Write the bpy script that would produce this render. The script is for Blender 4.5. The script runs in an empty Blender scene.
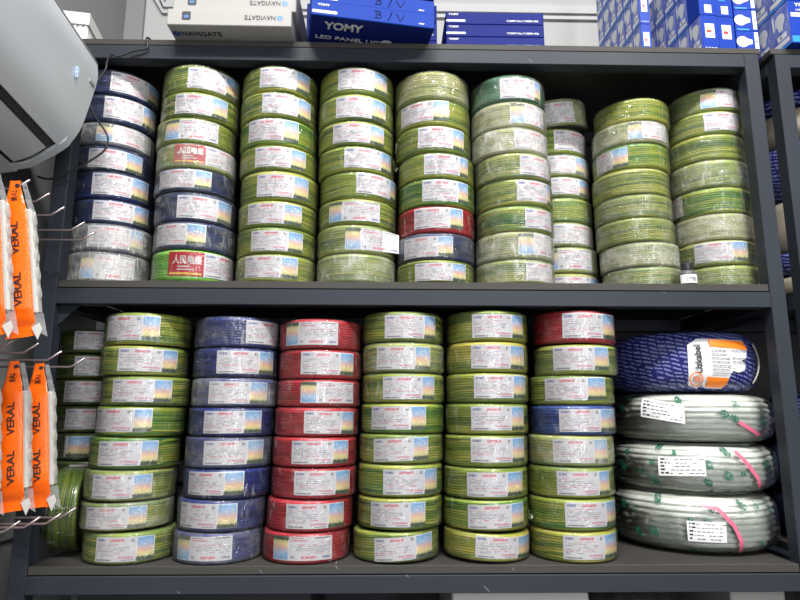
import bpy, math, random
from mathutils import Vector, Matrix, noise as mn
random.seed(7)
PI = math.pi
SC = bpy.context.scene
COL = SC.collection

# ------------------------------------------------------------------ node helper
class G:
    def __init__(s, name):
        s.m = bpy.data.materials.new(name); s.m.use_nodes = True
        s.t = s.m.node_tree; s.t.nodes.clear()
        s.out = s.t.nodes.new('ShaderNodeOutputMaterial')
    def put(s, sock, v):
        if v is None: return
        if hasattr(v, 'is_output'): s.t.links.new(v, sock)
        elif isinstance(v, (tuple, list)) and len(v) == 3 and sock.type == 'RGBA': sock.default_value = (*v, 1)
        else: sock.default_value = v
    def n(s, kind, **kw):
        nd = s.t.nodes.new('ShaderNode' + kind)
        for k, v in kw.items():
            if k.startswith('i_'):
                key = k[2:].replace('_', ' ')
                s.put(nd.inputs[int(key)] if key.isdigit() else nd.inputs[key], v)
            else: setattr(nd, k, v)
        return nd
    def ma(s, op, a, b=None, c=None, clamp=False):
        nd = s.t.nodes.new('ShaderNodeMath'); nd.operation = op; nd.use_clamp = clamp
        for i, v in enumerate((a, b, c)): s.put(nd.inputs[i], v)
        return nd.outputs[0]
    def mix(s, f, a, b, mode='MIX'):
        nd = s.t.nodes.new('ShaderNodeMix'); nd.data_type = 'RGBA'; nd.blend_type = mode
        s.put(nd.inputs[0], f); s.put(nd.inputs[6], a); s.put(nd.inputs[7], b)
        return nd.outputs[2]
    def ramp(s, f, stops, interp='LINEAR'):
        nd = s.t.nodes.new('ShaderNodeValToRGB'); nd.color_ramp.interpolation = interp
        el = nd.color_ramp.elements
        while len(el) < len(stops): el.new(.5)
        for e, (p, c) in zip(el, stops):
            e.position = p; e.color = (*c, 1)
        s.put(nd.inputs[0], f); return nd.outputs[0]
    def xyz(s, v):
        nd = s.n('SeparateXYZ', i_0=v); return nd.outputs
    def vec(s, x, y, z=0.0):
        nd = s.n('CombineXYZ', i_0=x, i_1=y, i_2=z); return nd.outputs[0]
    def noise(s, v, scale=5., detail=2., rough=.5):
        nd = s.n('TexNoise', i_Vector=v, i_Scale=scale, i_Detail=detail, i_Roughness=rough); return nd.outputs[0]
    def white(s, v):
        nd = s.t.nodes.new('ShaderNodeTexWhiteNoise'); nd.noise_dimensions = '1D'; s.put(nd.inputs['W'], v); return nd.outputs[0]
    def band(s, x, a, b):
        return s.ma('MULTIPLY', s.ma('GREATER_THAN', x, a), s.ma('LESS_THAN', x, b))
    def obj(s): return s.n('TexCoord').outputs['Object']
    def uv(s): return s.n('TexCoord').outputs['UV']
    def bump(s, h, st=.3, d=.001):
        return s.n('Bump', i_Height=h, i_Strength=st, i_Distance=d).outputs[0]
    def bsdf(s, col, rough=.5, metal=0., spec=.5, normal=None, **kw):
        nd = s.n('BsdfPrincipled', i_Base_Color=col, i_Roughness=rough, i_Metallic=metal, i_Normal=normal)
        nd.inputs['Specular IOR Level'].default_value = spec
        for k, v in kw.items(): s.put(nd.inputs[k.replace('_', ' ')], v)
        return nd.outputs[0]
    def done(s, sh):
        s.t.links.new(sh, s.out.inputs[0]); return s.m

def plain(name, col, rough=.5, metal=0., spec=.5, var=.06, scale=14., bump=0.):
    g = G(name); o = g.obj()
    f = g.noise(o, scale, 3.)
    c = g.mix(f, tuple(x * (1 - var) for x in col), tuple(min(1, x * (1 + var)) for x in col))
    nrm = g.bump(g.noise(o, scale * 14, 3.), .25, bump) if bump else None
    return g.done(g.bsdf(c, rough, metal, spec, nrm))

# ------------------------------------------------------------------ materials
def wire_mat(name, stops, gloss=.38):
    """insulated wire wound in rows: every strand its own tone"""
    g = G(name); o = g.obj(); x, y, z = g.xyz(o)[:3]
    rnd = g.n('ObjectInfo').outputs['Random']
    ph = g.ma('ARCTAN2', x, y)
    w = g.noise(g.vec(x, y, g.ma('ADD', g.ma('MULTIPLY', z, .4), rnd)), 9., 1.)
    s = g.ma('ADD', g.ma('MULTIPLY_ADD', z, 165., g.ma('MULTIPLY', ph, .318)), g.ma('MULTIPLY', w, 3.))
    idx = g.ma('FLOOR', s)
    a = g.white(g.ma('MULTIPLY_ADD', rnd, 77., idx))
    b = g.noise(g.vec(g.ma('MULTIPLY', idx, 1.7), g.ma('MULTIPLY', ph, 1.6), g.ma('MULTIPLY', rnd, 60.)), 1., 2.)
    big = g.noise(g.vec(g.ma('MULTIPLY', ph, .5), g.ma('MULTIPLY', z, 55.), g.ma('MULTIPLY', rnd, 31.)), 1., 1.)
    f = g.ma('ADD', g.ma('MULTIPLY', a, .52), g.ma('ADD', g.ma('MULTIPLY', b, .36), g.ma('MULTIPLY', big, .36)))
    c = g.ramp(g.ma('SUBTRACT', f, .10), stops)
    fr = g.ma('FRACT', s)
    groove = g.ma('LESS_THAN', g.ma('ABSOLUTE', g.ma('SUBTRACT', fr, .5)), .43)
    c = g.mix(g.ma('MULTIPLY_ADD', groove, .5, .5), (0.0, 0.0, 0.0), c)
    return g.done(g.bsdf(c, gloss, 0, .45))

WIRE = {
 'g': wire_mat('yellow_green_wire', [(.2, (.05, .11, .018)), (.42, (.2, .275, .034)), (.6, (.30, .345, .045)), (.85, (.44, .41, .075))]),
 'g2': wire_mat('olive_grey_wire', [(.2, (.13, .18, .03)), (.45, (.29, .32, .07)), (.65, (.38, .37, .12)), (.9, (.46, .43, .2))]),
 'gg': wire_mat('bright_green_wire', [(.2, (.012, .095, .02)), (.4, (.09, .23, .025)), (.58, (.24, .32, .035)), (.9, (.41, .41, .06))]),
 'gy': wire_mat('yellow_and_green_wire', [(.2, (.045, .13, .018)), (.42, (.25, .31, .03)), (.6, (.38, .36, .04)), (.9, (.55, .46, .08))]),
 'o': wire_mat('olive_wire', [(.2, (.17, .23, .012)), (.5, (.25, .31, .02)), (.8, (.32, .36, .03))]),
 'dg': wire_mat('dark_green_wire', [(.2, (.004, .09, .04)), (.55, (.008, .15, .06)), (.8, (.03, .22, .08))]),
 'lg': wire_mat('lime_green_wire', [(.2, (.14, .42, .04)), (.5, (.22, .55, .07)), (.8, (.3, .62, .12))]),
 'd': wire_mat('shaded_green_wire', [(.2, (.02, .05, .005)), (.5, (.06, .105, .008)), (.8, (.12, .15, .012))]),  # green darkened to carry the shade on the left and rear coils
 'b': wire_mat('navy_wire', [(.2, (.004, .010, .05)), (.5, (.007, .022, .10)), (.85, (.014, .035, .15))]),
 'b2': wire_mat('blue_wire', [(.2, (.006, .012, .08)), (.5, (.010, .024, .16)), (.85, (.02, .04, .22))]),
 'b3': wire_mat('bright_blue_wire', [(.2, (.006, .035, .16)), (.5, (.012, .06, .27)), (.85, (.03, .09, .35))]),
 'r': wire_mat('red_wire', [(.2, (.26, .006, .014)), (.5, (.42, .014, .028)), (.85, (.5, .03, .045))]),
}

def film_mat():
    g = G('stretch_film'); o = g.obj(); x, y, z = g.xyz(o)[:3]
    info = g.n('ObjectInfo'); rnd = info.outputs['Random']
    hz0 = g.xyz(info.outputs['Color'])[0]; hz = g.ma('POWER', hz0, 1.5)
    sh = g.ma('MULTIPLY', rnd, 9.)
    st = g.vec(g.ma('ADD', g.ma('MULTIPLY', x, 60.), sh), g.ma('MULTIPLY', y, 60.), g.ma('ADD', g.ma('MULTIPLY', z, 16.), sh))
    v1 = g.noise(st, 1., 4., .65)                        # upright creases
    v2 = g.noise(g.vec(g.ma('ADD', x, sh), y, g.ma('MULTIPLY', z, 1.3)), 24., 3., .6)   # broad patches
    v3 = g.noise(g.vec(g.ma('ADD', x, sh), y, z), 110., 3., .6)
    vor = g.n('TexVoronoi', feature='DISTANCE_TO_EDGE', i_Vector=st, i_Scale=1.1)
    crease = g.ma('SUBTRACT', 1., g.ma('MULTIPLY', vor.outputs['Distance'], 14., clamp=True), clamp=True)
    h = g.ma('ADD', g.ma('MULTIPLY', v1, .8), g.ma('ADD', g.ma('MULTIPLY', v3, .35), g.ma('MULTIPLY', crease, .4)))
    nrm = g.bump(h, .75, .0022)
    glint = g.ma('MULTIPLY', g.ma('SUBTRACT', v1, .585, clamp=True), 9., clamp=True)  # pale streaks painted in as glints along the creases
    patch = g.ma('MULTIPLY', g.ma('SUBTRACT', v2, .42, clamp=True), 3.4, clamp=True)
    cr = g.ma('MULTIPLY', crease, g.ma('MULTIPLY', patch, g.ma('MULTIPLY_ADD', hz, .5, .07)))
    haze = g.ma('MULTIPLY', hz, g.ma('MULTIPLY_ADD', patch, .7, .38))
    haze = g.ma('ADD', haze, g.ma('MULTIPLY', glint, g.ma('MULTIPLY_ADD', hz, .6, .17)))
    haze = g.ma('ADD', haze, cr, clamp=True)
    fre = g.n('Fresnel', i_IOR=1.45, i_Normal=nrm).outputs[0]
    tr = g.n('BsdfTransparent', i_0=(1, 1, 1, 1)).outputs[0]
    gl = g.n('BsdfGlossy', i_Color=(.9, .9, .9, 1), i_Roughness=.07, i_Normal=nrm).outputs[0]
    df = g.n('BsdfDiffuse', i_Color=(.62, .62, .56, 1), i_Normal=nrm).outputs[0]
    a = g.n('MixShader', i_0=g.ma('MULTIPLY', haze, .8), i_1=tr, i_2=df).outputs[0]
    b = g.n('MixShader', i_0=g.ma('MULTIPLY', fre, .8, clamp=True), i_1=a, i_2=gl).outputs[0]
    return g.done(b)
FILM = film_mat()

def paper_mat(name='label_print', upside=False):
    g = G(name); u, v = g.xyz(g.uv())[:2]
    rnd = g.n('ObjectInfo').outputs['Random']
    vr = g.ma('MULTIPLY', v, 13.); row = g.ma('FLOOR', vr); fr = g.ma('FRACT', vr)
    inrow = g.band(fr, .2, .72)
    words = g.noise(g.vec(g.ma('MULTIPLY', u, 9.), g.ma('MULTIPLY', row, 5.3), g.ma('MULTIPLY', rnd, 9.)), 1., 0.)
    fine = g.noise(g.vec(g.ma('MULTIPLY', u, 85.), g.ma('MULTIPLY', row, 3.1), 0.), 1., 1.)
    ln = g.ma('LESS_THAN', u, g.ma('MULTIPLY_ADD', g.white(g.ma('ADD', row, .5)), .55, .42))
    m = g.ma('MULTIPLY', g.ma('GREATER_THAN', words, .44), g.ma('GREATER_THAN', fine, .44))
    m = g.ma('MULTIPLY', m, g.ma('MULTIPLY', inrow, ln))
    m = g.ma('MULTIPLY', m, g.ma('MULTIPLY', g.band(v, .2, .73), g.band(u, .05, .95)))
    c = g.mix(g.ma('MULTIPLY', m, .62), (.66, .64, .66), (.11, .10, .13))
    redrow = g.ma('MULTIPLY', m, g.ma('GREATER_THAN', g.white(g.ma('ADD', row, 7.5)), .86))
    c = g.mix(redrow, c, (.6, .16, .2))
    head = g.ma('MULTIPLY', g.band(v, .81, .92), g.band(u, .38, .72))
    hl = g.ma('GREATER_THAN', g.noise(g.vec(g.ma('MULTIPLY', u, 46.), g.ma('MULTIPLY', v, 9.), 0.), 1., 1.), .43)
    c = g.mix(g.ma('MULTIPLY', head, hl), c, (.64, .2, .24))
    fn2 = g.ma('GREATER_THAN', fine, .45)
    logo = g.ma('MULTIPLY', g.band(v, .82, .92), g.band(u, .05, .25))
    c = g.mix(g.ma('MULTIPLY', logo, g.ma('MULTIPLY', fn2, .8)), c, (.1, .12, .32))
    lr = g.ma('MULTIPLY', g.band(v, .13, .2), g.band(u, .58, .96))
    c = g.mix(g.ma('MULTIPLY', lr, g.ma('MULTIPLY', fn2, .8)), c, (.6, .12, .18))
    foot = g.ma('MULTIPLY', g.band(v, .04, .1), g.band(u, .05, .42))
    c = g.mix(g.ma('MULTIPLY', foot, g.ma('MULTIPLY', fn2, .85)), c, (.08, .08, .1))
    foot2 = g.ma('MULTIPLY', g.band(v, .04, .09), g.band(u, .66, .95))
    c = g.mix(g.ma('MULTIPLY', foot2, g.ma('MULTIPLY', fn2, .7)), c, (.1, .1, .12))
    mark = g.ma('MULTIPLY', g.band(v, .8, .92), g.band(u, .88, .95))
    c = g.mix(g.ma('MULTIPLY', mark, g.ma('MULTIPLY', fn2, .8)), c, (.1, .12, .14))
    return g.done(g.bsdf(c, .42, 0, .4))
PAPER = paper_mat()

def picture_mat():
    g = G('label_picture'); u, v = g.xyz(g.uv())[:2]
    w = g.noise(g.vec(g.ma('MULTIPLY', u, 5.), g.ma('MULTIPLY', v, 4.), 0.), 1., 3.)
    vv = g.ma('ADD', v, g.ma('MULTIPLY', g.ma('SUBTRACT', w, .5), .22))
    c = g.ramp(vv, [(0., (.06, .09, .05)), (.10, (.12, .15, .07)), (.15, (.62, .58, .28)), (.32, (.80, .66, .36)),
                    (.46, (.78, .50, .40)), (.58, (.56, .54, .62)), (.72, (.30, .48, .70)), (1., (.24, .44, .68))])
    edge = g.ma('SUBTRACT', 1., g.ma('MULTIPLY', g.band(u, .04, .95), g.band(v, .03, .97)))
    c = g.mix(edge, c, (.75, .75, .74))
    t = g.ma('MULTIPLY', g.band(v, .62, .84), g.band(u, .2, .85))
    tn = g.ma('GREATER_THAN', g.noise(g.vec(g.ma('MULTIPLY', u, 16.), g.ma('MULTIPLY', v, 14.), 0.), 1., 1.), .56)
    c = g.mix(g.ma('MULTIPLY', g.ma('MULTIPLY', t, tn), .75), c, (.8, .82, .85))
    sk = g.ma('MULTIPLY', g.ma('LESS_THAN', v, g.ma('MULTIPLY_ADD', g.noise(g.vec(g.ma('MULTIPLY', u, 12.), 0., 0.), 1., 1.), .3, .02)), .9)
    c = g.mix(sk, c, (.06, .09, .06))
    return g.done(g.bsdf(c, .4, 0, .4))
PICT = picture_mat()
RED_PRINT = plain('red_print', (.42, .02, .03), .4)
WHITE_PRINT = plain('white_print', (.64, .64, .64), .5, spec=.25, var=.02)
YELLOW_PRINT = plain('yellow_print', (.75, .5, .06), .45)
GREY_PRINT = plain('grey_print', (.22, .22, .23), .5)
BLACK_PRINT = plain('black_print', (.012, .012, .015), .45)
PEN = plain('pen_ink', (.003, .004, .02), .5, spec=.1)
SILVER_PRINT = plain('silver_print', (.5, .52, .55), .35, var=.03)
NAVY_PRINT = plain('navy_print', (.02, .05, .22), .45)
STEEL_BLUE_PRINT = plain('steel_blue_print', (.05, .16, .42), .45)
ORANGE_PRINT = plain('orange_print', (.85, .2, .015), .4)
GREEN_PRINT = plain('green_print', (.01, .16, .09), .45)

def metal_mat(name, col, rough=.42):
    g = G(name); o = g.obj()
    f = g.noise(o, 3.5, 4.); f2 = g.noise(o, 60., 3.)
    c = g.mix(g.ma('MULTIPLY', f, .8), tuple(x * .8 for x in col), tuple(x * 1.2 for x in col))
    sx, sy, sz = g.xyz(o)[:3]
    scr = g.noise(g.vec(g.ma('MULTIPLY', g.ma('ADD', sx, sz), 130.), g.ma('MULTIPLY', g.ma('SUBTRACT', sx, g.ma('MULTIPLY', sz, 2.)), 9.), sy), 1., 1.)
    c = g.mix(g.ma('MULTIPLY', g.ma('GREATER_THAN', scr, .80), .5), c, (.4, .4, .4))
    nrm = g.bump(f2, .12, .0006)
    return g.done(g.bsdf(c, g.ma('MULTIPLY_ADD', f, .2, rough), .0, .22, nrm))
FRAME = metal_mat('slate_painted_steel', (.023, .028, .037))
BOARD = metal_mat('grey_shelf_board', (.046, .043, .039), .5)
DARKP = plain('dark_back_panel', (.012, .012, .014), .7)

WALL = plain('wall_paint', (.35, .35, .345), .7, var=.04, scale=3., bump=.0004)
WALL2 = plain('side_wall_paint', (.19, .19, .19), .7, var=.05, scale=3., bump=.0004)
TRIM = plain('trim_paint', (.38, .38, .38), .55, var=.02)
FLOOR = plain('floor_tile', (.085, .08, .077), .4, var=.1)
AC_WHITE = plain('air_conditioner_plastic', (.42, .44, .46), .32, var=.015, scale=3.)
AC_GREY = plain('air_conditioner_grille', (.16, .165, .17), .5)
AC_DARK = plain('air_conditioner_slot', (.02, .02, .022), .5)
BASKET = plain('basket_plastic', (.62, .62, .6), .4)
CABLE = plain('black_cable', (.01, .01, .011), .45)
ROD = plain('hook_wire', (.34, .27, .27), .3, .75)
ORANGE = plain('orange_wrapper', (.88, .125, .004), .22, var=.1, scale=22., bump=.0035)
PACKW = plain('white_moulding', (.44, .43, .40), .4)
CLEARF = None
def clear_film():
    g = G('clear_film'); o = g.obj()
    n = g.noise(o, 60., 3.); nrm = g.bump(n, .8, .003)
    tr = g.n('BsdfTransparent').outputs[0]
    df = g.n('BsdfDiffuse', i_Color=(.4, .4, .4, 1), i_Normal=nrm).outputs[0]
    gl = g.n('BsdfGlossy', i_Roughness=.15, i_Normal=nrm).outputs[0]
    a = g.n('MixShader', i_0=g.ma('MULTIPLY_ADD', n, .5, .2, clamp=True), i_1=tr, i_2=df).outputs[0]
    fre = g.n('Fresnel', i_IOR=1.4, i_Normal=nrm).outputs[0]
    return g.done(g.n('MixShader', i_0=fre, i_1=a, i_2=gl).outputs[0])
CLEARF = clear_film()
CARTON = plain('white_carton', (.32, .31, .295), .6, var=.04, spec=.2)
CARTON_GREY = plain('grey_carton', (.42, .42, .42), .6, var=.08)
BLUEBOX = plain('blue_carton', (.006, .034, .25), .5, spec=.08, var=.1)
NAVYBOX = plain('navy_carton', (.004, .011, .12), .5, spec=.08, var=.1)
BULBBOX = plain('bulb_carton_blue', (.007, .036, .29), .42, spec=.15, var=.15)
def bulb_side():
    g = G('lightened_bulb_carton_side'); o = g.obj(); x, y, z = g.xyz(o)[:3]
    f = g.noise(g.vec(g.ma('MULTIPLY', y, 40.), g.ma('MULTIPLY', z, 18.), 0.), 1., 2.)
    c = g.ramp(f, [(.3, (.05, .08, .34)), (.5, (.14, .18, .46)), (.68, (.34, .38, .6))])  # print colours lightened to stand in for light on the left faces
    return g.done(g.bsdf(c, .45, 0, .2))
BULBSIDE = bulb_side()
CYAN_PRINT = plain('cyan_print', (.02, .22, .62), .35)
BULB_PRINT = plain('bulb_picture', (.56, .57, .57), .45, spec=.2, var=.12, scale=60.)
WHITE_WIRE = plain('white_sheath', (.53, .555, .50), .45, var=.04, scale=30.)
PINK = plain('pink_tape', (.62, .12, .2), .4)
def bag_film():
    g = G('printed_film'); o = g.obj(); x, y, z = g.xyz(o)[:3]
    info = g.n('ObjectInfo'); rnd = info.outputs['Random']
    ph = g.ma('MULTIPLY', g.ma('ARCTAN2', x, g.ma('MULTIPLY', y, -1.)), .21)
    p = g.vec(g.ma('ADD', ph, g.ma('MULTIPLY', rnd, 3.)), g.ma('MULTIPLY_ADD', ph, .35, z), g.ma('MULTIPLY', rnd, 5.))
    vor = g.n('TexVoronoi', i_Vector=p, i_Scale=23., i_Randomness=.7)
    d = vor.outputs['Distance']
    nz = g.noise(p, 190., 2.)
    leaf = g.ma('MULTIPLY', g.ma('LESS_THAN', d, .27), g.ma('GREATER_THAN', nz, .47))
    keep = g.ma('GREATER_THAN', g.xyz(vor.outputs['Color'])[0], .22)
    leaf = g.ma('MULTIPLY', leaf, keep)
    n2 = g.noise(g.vec(g.ma('MULTIPLY', x, 1.), y, g.ma('MULTIPLY', z, 2.)), 38., 4., .6)
    nrm = g.bump(n2, .7, .004)
    col = g.mix(leaf, (.58, .6, .56), (.012, .13, .08))
    tr = g.n('BsdfTransparent').outputs[0]
    df = g.n('BsdfDiffuse', i_Color=col, i_Normal=nrm).outputs[0]
    gl = g.n('BsdfGlossy', i_Roughness=.2, i_Normal=nrm).outputs[0]
    hz = g.ma('MULTIPLY', g.ma('SUBTRACT', n2, .54, clamp=True), 1.6, clamp=True)
    a = g.n('MixShader', i_0=g.ma('MAXIMUM', g.ma('MULTIPLY', leaf, .85), hz), i_1=tr, i_2=df).outputs[0]
    fre = g.n('Fresnel', i_IOR=1.4, i_Normal=nrm).outputs[0]
    return g.done(g.n('MixShader', i_0=fre, i_1=a, i_2=gl).outputs[0])
BAGFILM = bag_film()
def woven_mat(name, dark, light):
    g = G(name); o = g.obj(); x, y, z = g.xyz(o)[:3]
    ph = g.ma('MULTIPLY', g.ma('ARCTAN2', x, g.ma('MULTIPLY', y, -1.)), .21)
    zz = g.ma('ADD', z, g.ma('MULTIPLY', ph, .22))
    nz = g.noise(g.vec(ph, z, 0.), 30., 2.)
    s = g.ma('FRACT', g.ma('ADD', g.ma('MULTIPLY', zz, 95.), g.ma('MULTIPLY', nz, 1.5)))
    bnd = g.ma('FRACT', g.ma('MULTIPLY', g.ma('ADD', ph, g.ma('MULTIPLY', z, .2)), 42.))
    dash = g.ma('MULTIPLY', g.ma('LESS_THAN', s, .42), g.ma('LESS_THAN', bnd, .82))
    thick = g.ma('GREATER_THAN', g.noise(g.vec(ph, z, 2.), 55., 2.), .4)
    m = g.ma('MULTIPLY', dash, thick)
    c = g.mix(g.ma('MULTIPLY', m, .8), dark, light)
    nrm = g.bump(g.ma('ADD', bnd, s), .5, .002)
    return g.done(g.bsdf(c, .3, 0, .5, nrm))
WOVEN = woven_mat('blue_woven_wrap', (.012, .014, .115), (.2, .23, .42))
BEIGE = plain('beige_sheath', (.3, .26, .2), .5)
GLASS_GREY = plain('bottle_glass', (.08, .085, .085), .15)
def emit(name, col, st):
    g = G(name); return g.done(g.n('Emission', i_Color=(*col, 1), i_Strength=st).outputs[0])
DISPLAY = emit('lit_display', (.45, .62, 1.), 1.3)

# ------------------------------------------------------------------ mesh helpers
class MB:
    def __init__(s): s.v = []; s.f = []; s.mi = []; s.uv = None
    def add(s, vs, fs, mi=0):
        k = len(s.v); s.v += [tuple(p) for p in vs]; s.f += [tuple(i + k for i in f) for f in fs]; s.mi += [mi] * len(fs)
    def box(s, x0, x1, y0, y1, z0, z1, mi=0):
        vs = [(x, y, z) for z in (z0, z1) for y in (y0, y1) for x in (x0, x1)]
        s.add(vs, [(0, 2, 3, 1), (4, 5, 7, 6), (0, 1, 5, 4), (2, 6, 7, 3), (0, 4, 6, 2), (1, 3, 7, 5)], mi)
    def bbox(s, x0, x1, y0, y1, z0, z1, b=.002, mi=0):
        """box with chamfered edges"""
        s.bb = b; vs = []; idx = {}
        X = (x0, x1); Y = (y0, y1); Z = (z0, z1)
        for a in (0, 1):
            for c in (0, 1):
                for d in (0, 1):
                    px, py, pz = X[a], Y[c], Z[d]; sx, sy, sz = (1 - 2 * a) * b, (1 - 2 * c) * b, (1 - 2 * d) * b
                    for k, q in enumerate(((px, py + sy, pz + sz), (px + sx, py, pz + sz), (px + sx, py + sy, pz))):
                        idx[a, c, d, k] = len(vs); vs.append(q)
        fs = []
        I = lambda a, c, d, k: idx[a, c, d, k]
        for a in (0, 1): fs.append([I(a, 0, 0, 0), I(a, 1, 0, 0), I(a, 1, 1, 0), I(a, 0, 1, 0)])
        for c in (0, 1): fs.append([I(0, c, 0, 1), I(1, c, 0, 1), I(1, c, 1, 1), I(0, c, 1, 1)])
        for d in (0, 1): fs.append([I(0, 0, d, 2), I(1, 0, d, 2), I(1, 1, d, 2), I(0, 1, d, 2)])
        for a in (0, 1):
            for c in (0, 1): fs.append([I(a, c, 0, 0), I(a, c, 1, 0), I(a, c, 1, 1), I(a, c, 0, 1)])
            for d in (0, 1): fs.append([I(a, 0, d, 0), I(a, 1, d, 0), I(a, 1, d, 2), I(a, 0, d, 2)])
        for c in (0, 1):
            for d in (0, 1): fs.append([I(0, c, d, 1), I(1, c, d, 1), I(1, c, d, 2), I(0, c, d, 2)])
        for a in (0, 1):
            for c in (0, 1):
                for d in (0, 1): fs.append([I(a, c, d, 0), I(a, c, d, 1), I(a, c, d, 2)])
        cx = Vector(((x0 + x1) / 2, (y0 + y1) / 2, (z0 + z1) / 2)); out = []
        for f in fs:
            p = [Vector(vs[i]) for i in f]; nrm = (p[1] - p[0]).cross(p[2] - p[0])
            if nrm.dot(sum(p, Vector()) / len(p) - cx) < 0: f = f[::-1]
            out.append(f)
        s.add(vs, out, mi)
    def tube(s, pts, r, seg=8, mi=0, cap=True):
        pts = [Vector(p) for p in pts]; k = len(s.v); n = len(pts); up = Vector((0, 0, 1)); prev = None
        rr = r if isinstance(r, (list, tuple)) else [r] * n
        for i, p in enumerate(pts):
            t = (pts[min(i + 1, n - 1)] - pts[max(i - 1, 0)]).normalized()
            if prev is None:
                a = up.cross(t) if abs(t.z) < .9 else Vector((1, 0, 0)).cross(t)
            else: a = prev - t * prev.dot(t)
            a.normalize(); prev = a; b = t.cross(a)
            for j in range(seg):
                an = 2 * PI * j / seg; s.v.append(tuple(p + (a * math.cos(an) + b * math.sin(an)) * rr[i]))
        for i in range(n - 1):
            for j in range(seg):
                j2 = (j + 1) % seg; s.f.append((k + i * seg + j, k + i * seg + j2, k + (i + 1) * seg + j2, k + (i + 1) * seg + j)); s.mi.append(mi)
        if cap:
            s.f.append(tuple(k + j for j in range(seg))[::-1]); s.f.append(tuple(k + (n - 1) * seg + j for j in range(seg))); s.mi += [mi, mi]
    def lathe(s, prof, seg, fn=None, closed=True, mi=0):
        k = len(s.v); n = len(prof)
        for j in range(seg):
            a = 2 * PI * j / seg
            for i, (r, z) in enumerate(prof):
                if fn: r, z = fn(a, r, z, i)
                s.v.append((r * math.sin(a), -r * math.cos(a), z))
        for j in range(seg):
            j2 = (j + 1) % seg
            for i in range(n if closed else n - 1):
                i2 = (i + 1) % n
                s.f.append((k + j * n + i, k + j2 * n + i, k + j2 * n + i2, k + j * n + i2)); s.mi.append(mi)
    def grid(s, nu, nv, fn, mi=lambda i, j: 0):
        k = len(s.v)
        for j in range(nv + 1):
            for i in range(nu + 1): s.v.append(tuple(fn(i / nu, j / nv)))
        for j in range(nv):
            for i in range(nu):
                a = k + j * (nu + 1) + i
                s.f.append((a, a + 1, a + nu + 2, a + nu + 1)); s.mi.append(mi(i, j))
    def prism(s, poly, axis, a, b, mi=0):
        """extrude a 2D outline along an axis; outline given counter-clockwise seen from +axis"""
        n = len(poly)
        P = {'x': lambda u, v, w: (w, u, v), 'y': lambda u, v, w: (u, w, v), 'z': lambda u, v, w: (u, v, w)}[axis]
        vs = [P(u, v, a) for u, v in poly] + [P(u, v, b) for u, v in poly]
        fs = [tuple(range(n))[::-1], tuple(range(n, 2 * n))] + [(i, (i + 1) % n, n + (i + 1) % n, n + i) for i in range(n)]
        s.add(vs, fs, mi)
    def mesh(s, name, mats, smooth=False, uvs=None):
        me = bpy.data.meshes.new(name); me.from_pydata(s.v, [], s.f)
        for m in (mats if isinstance(mats, (list, tuple)) else [mats]): me.materials.append(m)
        me.polygons.foreach_set('material_index', s.mi)
        if smooth: me.polygons.foreach_set('use_smooth', [True] * len(s.f))
        if uvs:
            l = me.uv_layers.new(name='UVMap')
            for i, p in enumerate(uvs): l.data[i].uv = p
        me.update(); return me
def link(name, me, parent=None, loc=None, rot=None, label=None):
    o = bpy.data.objects.new(name, me); COL.objects.link(o)
    if parent: o.parent = parent
    if loc: o.location = loc
    if rot: o.rotation_euler = rot
    if label: o['label'] = label
    return o
def thing(name, label, cat, loc=(0, 0, 0), rot=(0, 0, 0), group=None, me=None):
    o = link(name, me, None, loc, rot); o['label'] = label; o['category'] = cat
    if group: o['group'] = group
    return o
def struct(name, me, label=None):
    o = link(name, me); o['kind'] = 'structure'
    if label: o['label'] = label
    return o
def sharp(o, ang=35):
    for p in o.data.polygons: p.use_smooth = True
    try: o.data.set_sharp_from_angle(angle=math.radians(ang))
    except Exception: pass
    return o
_tx = {}
def text_mesh(body, mat, bold=0., space=1.):
    key = (body, mat.name, bold, space)
    if key in _tx: return _tx[key]
    c = bpy.data.curves.new('lettering', 'FONT'); c.body = body; c.align_x = 'CENTER'; c.align_y = 'CENTER'
    c.offset = bold; c.space_character = space; c.size = 1.; c.resolution_u = 3; c.extrude = .008
    o = bpy.data.objects.new('lettering_source', c); COL.objects.link(o)
    dg = bpy.context.evaluated_depsgraph_get(); dg.update()
    me = bpy.data.meshes.new_from_object(o.evaluated_get(dg)); bpy.data.objects.remove(o)
    me.materials.clear(); me.materials.append(mat); me.name = 'lettering'
    _tx[key] = me; return me
def lettering(body, mat, parent, at, xd, yd, height, width=None, bold=0., space=1., name='lettering'):
    """text on a face: at = centre, xd / yd = reading and up directions, height = cap height"""
    me = text_mesh(body, mat, bold, space)
    xs = [v.co.x for v in me.vertices]; ys = [v.co.y for v in me.vertices]
    w = max(xs) - min(xs); h = max(ys) - min(ys)
    sy = height / h; sx = (width / w) if width else sy
    x = Vector(xd).normalized(); y = Vector(yd).normalized(); z = x.cross(y)
    cx = (max(xs) + min(xs)) / 2; cy = (max(ys) + min(ys)) / 2
    M = Matrix(((x.x * sx, y.x * sy, z.x * .05, 0), (x.y * sx, y.y * sy, z.y * .05, 0), (x.z * sx, y.z * sy, z.z * .05, 0), (0, 0, 0, 1)))
    off = Vector(at) - (M @ Vector((cx, cy, 0))) + z * .0006
    M.translation = off
    o = link(name, me, parent); o.matrix_local = M
    return o
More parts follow.
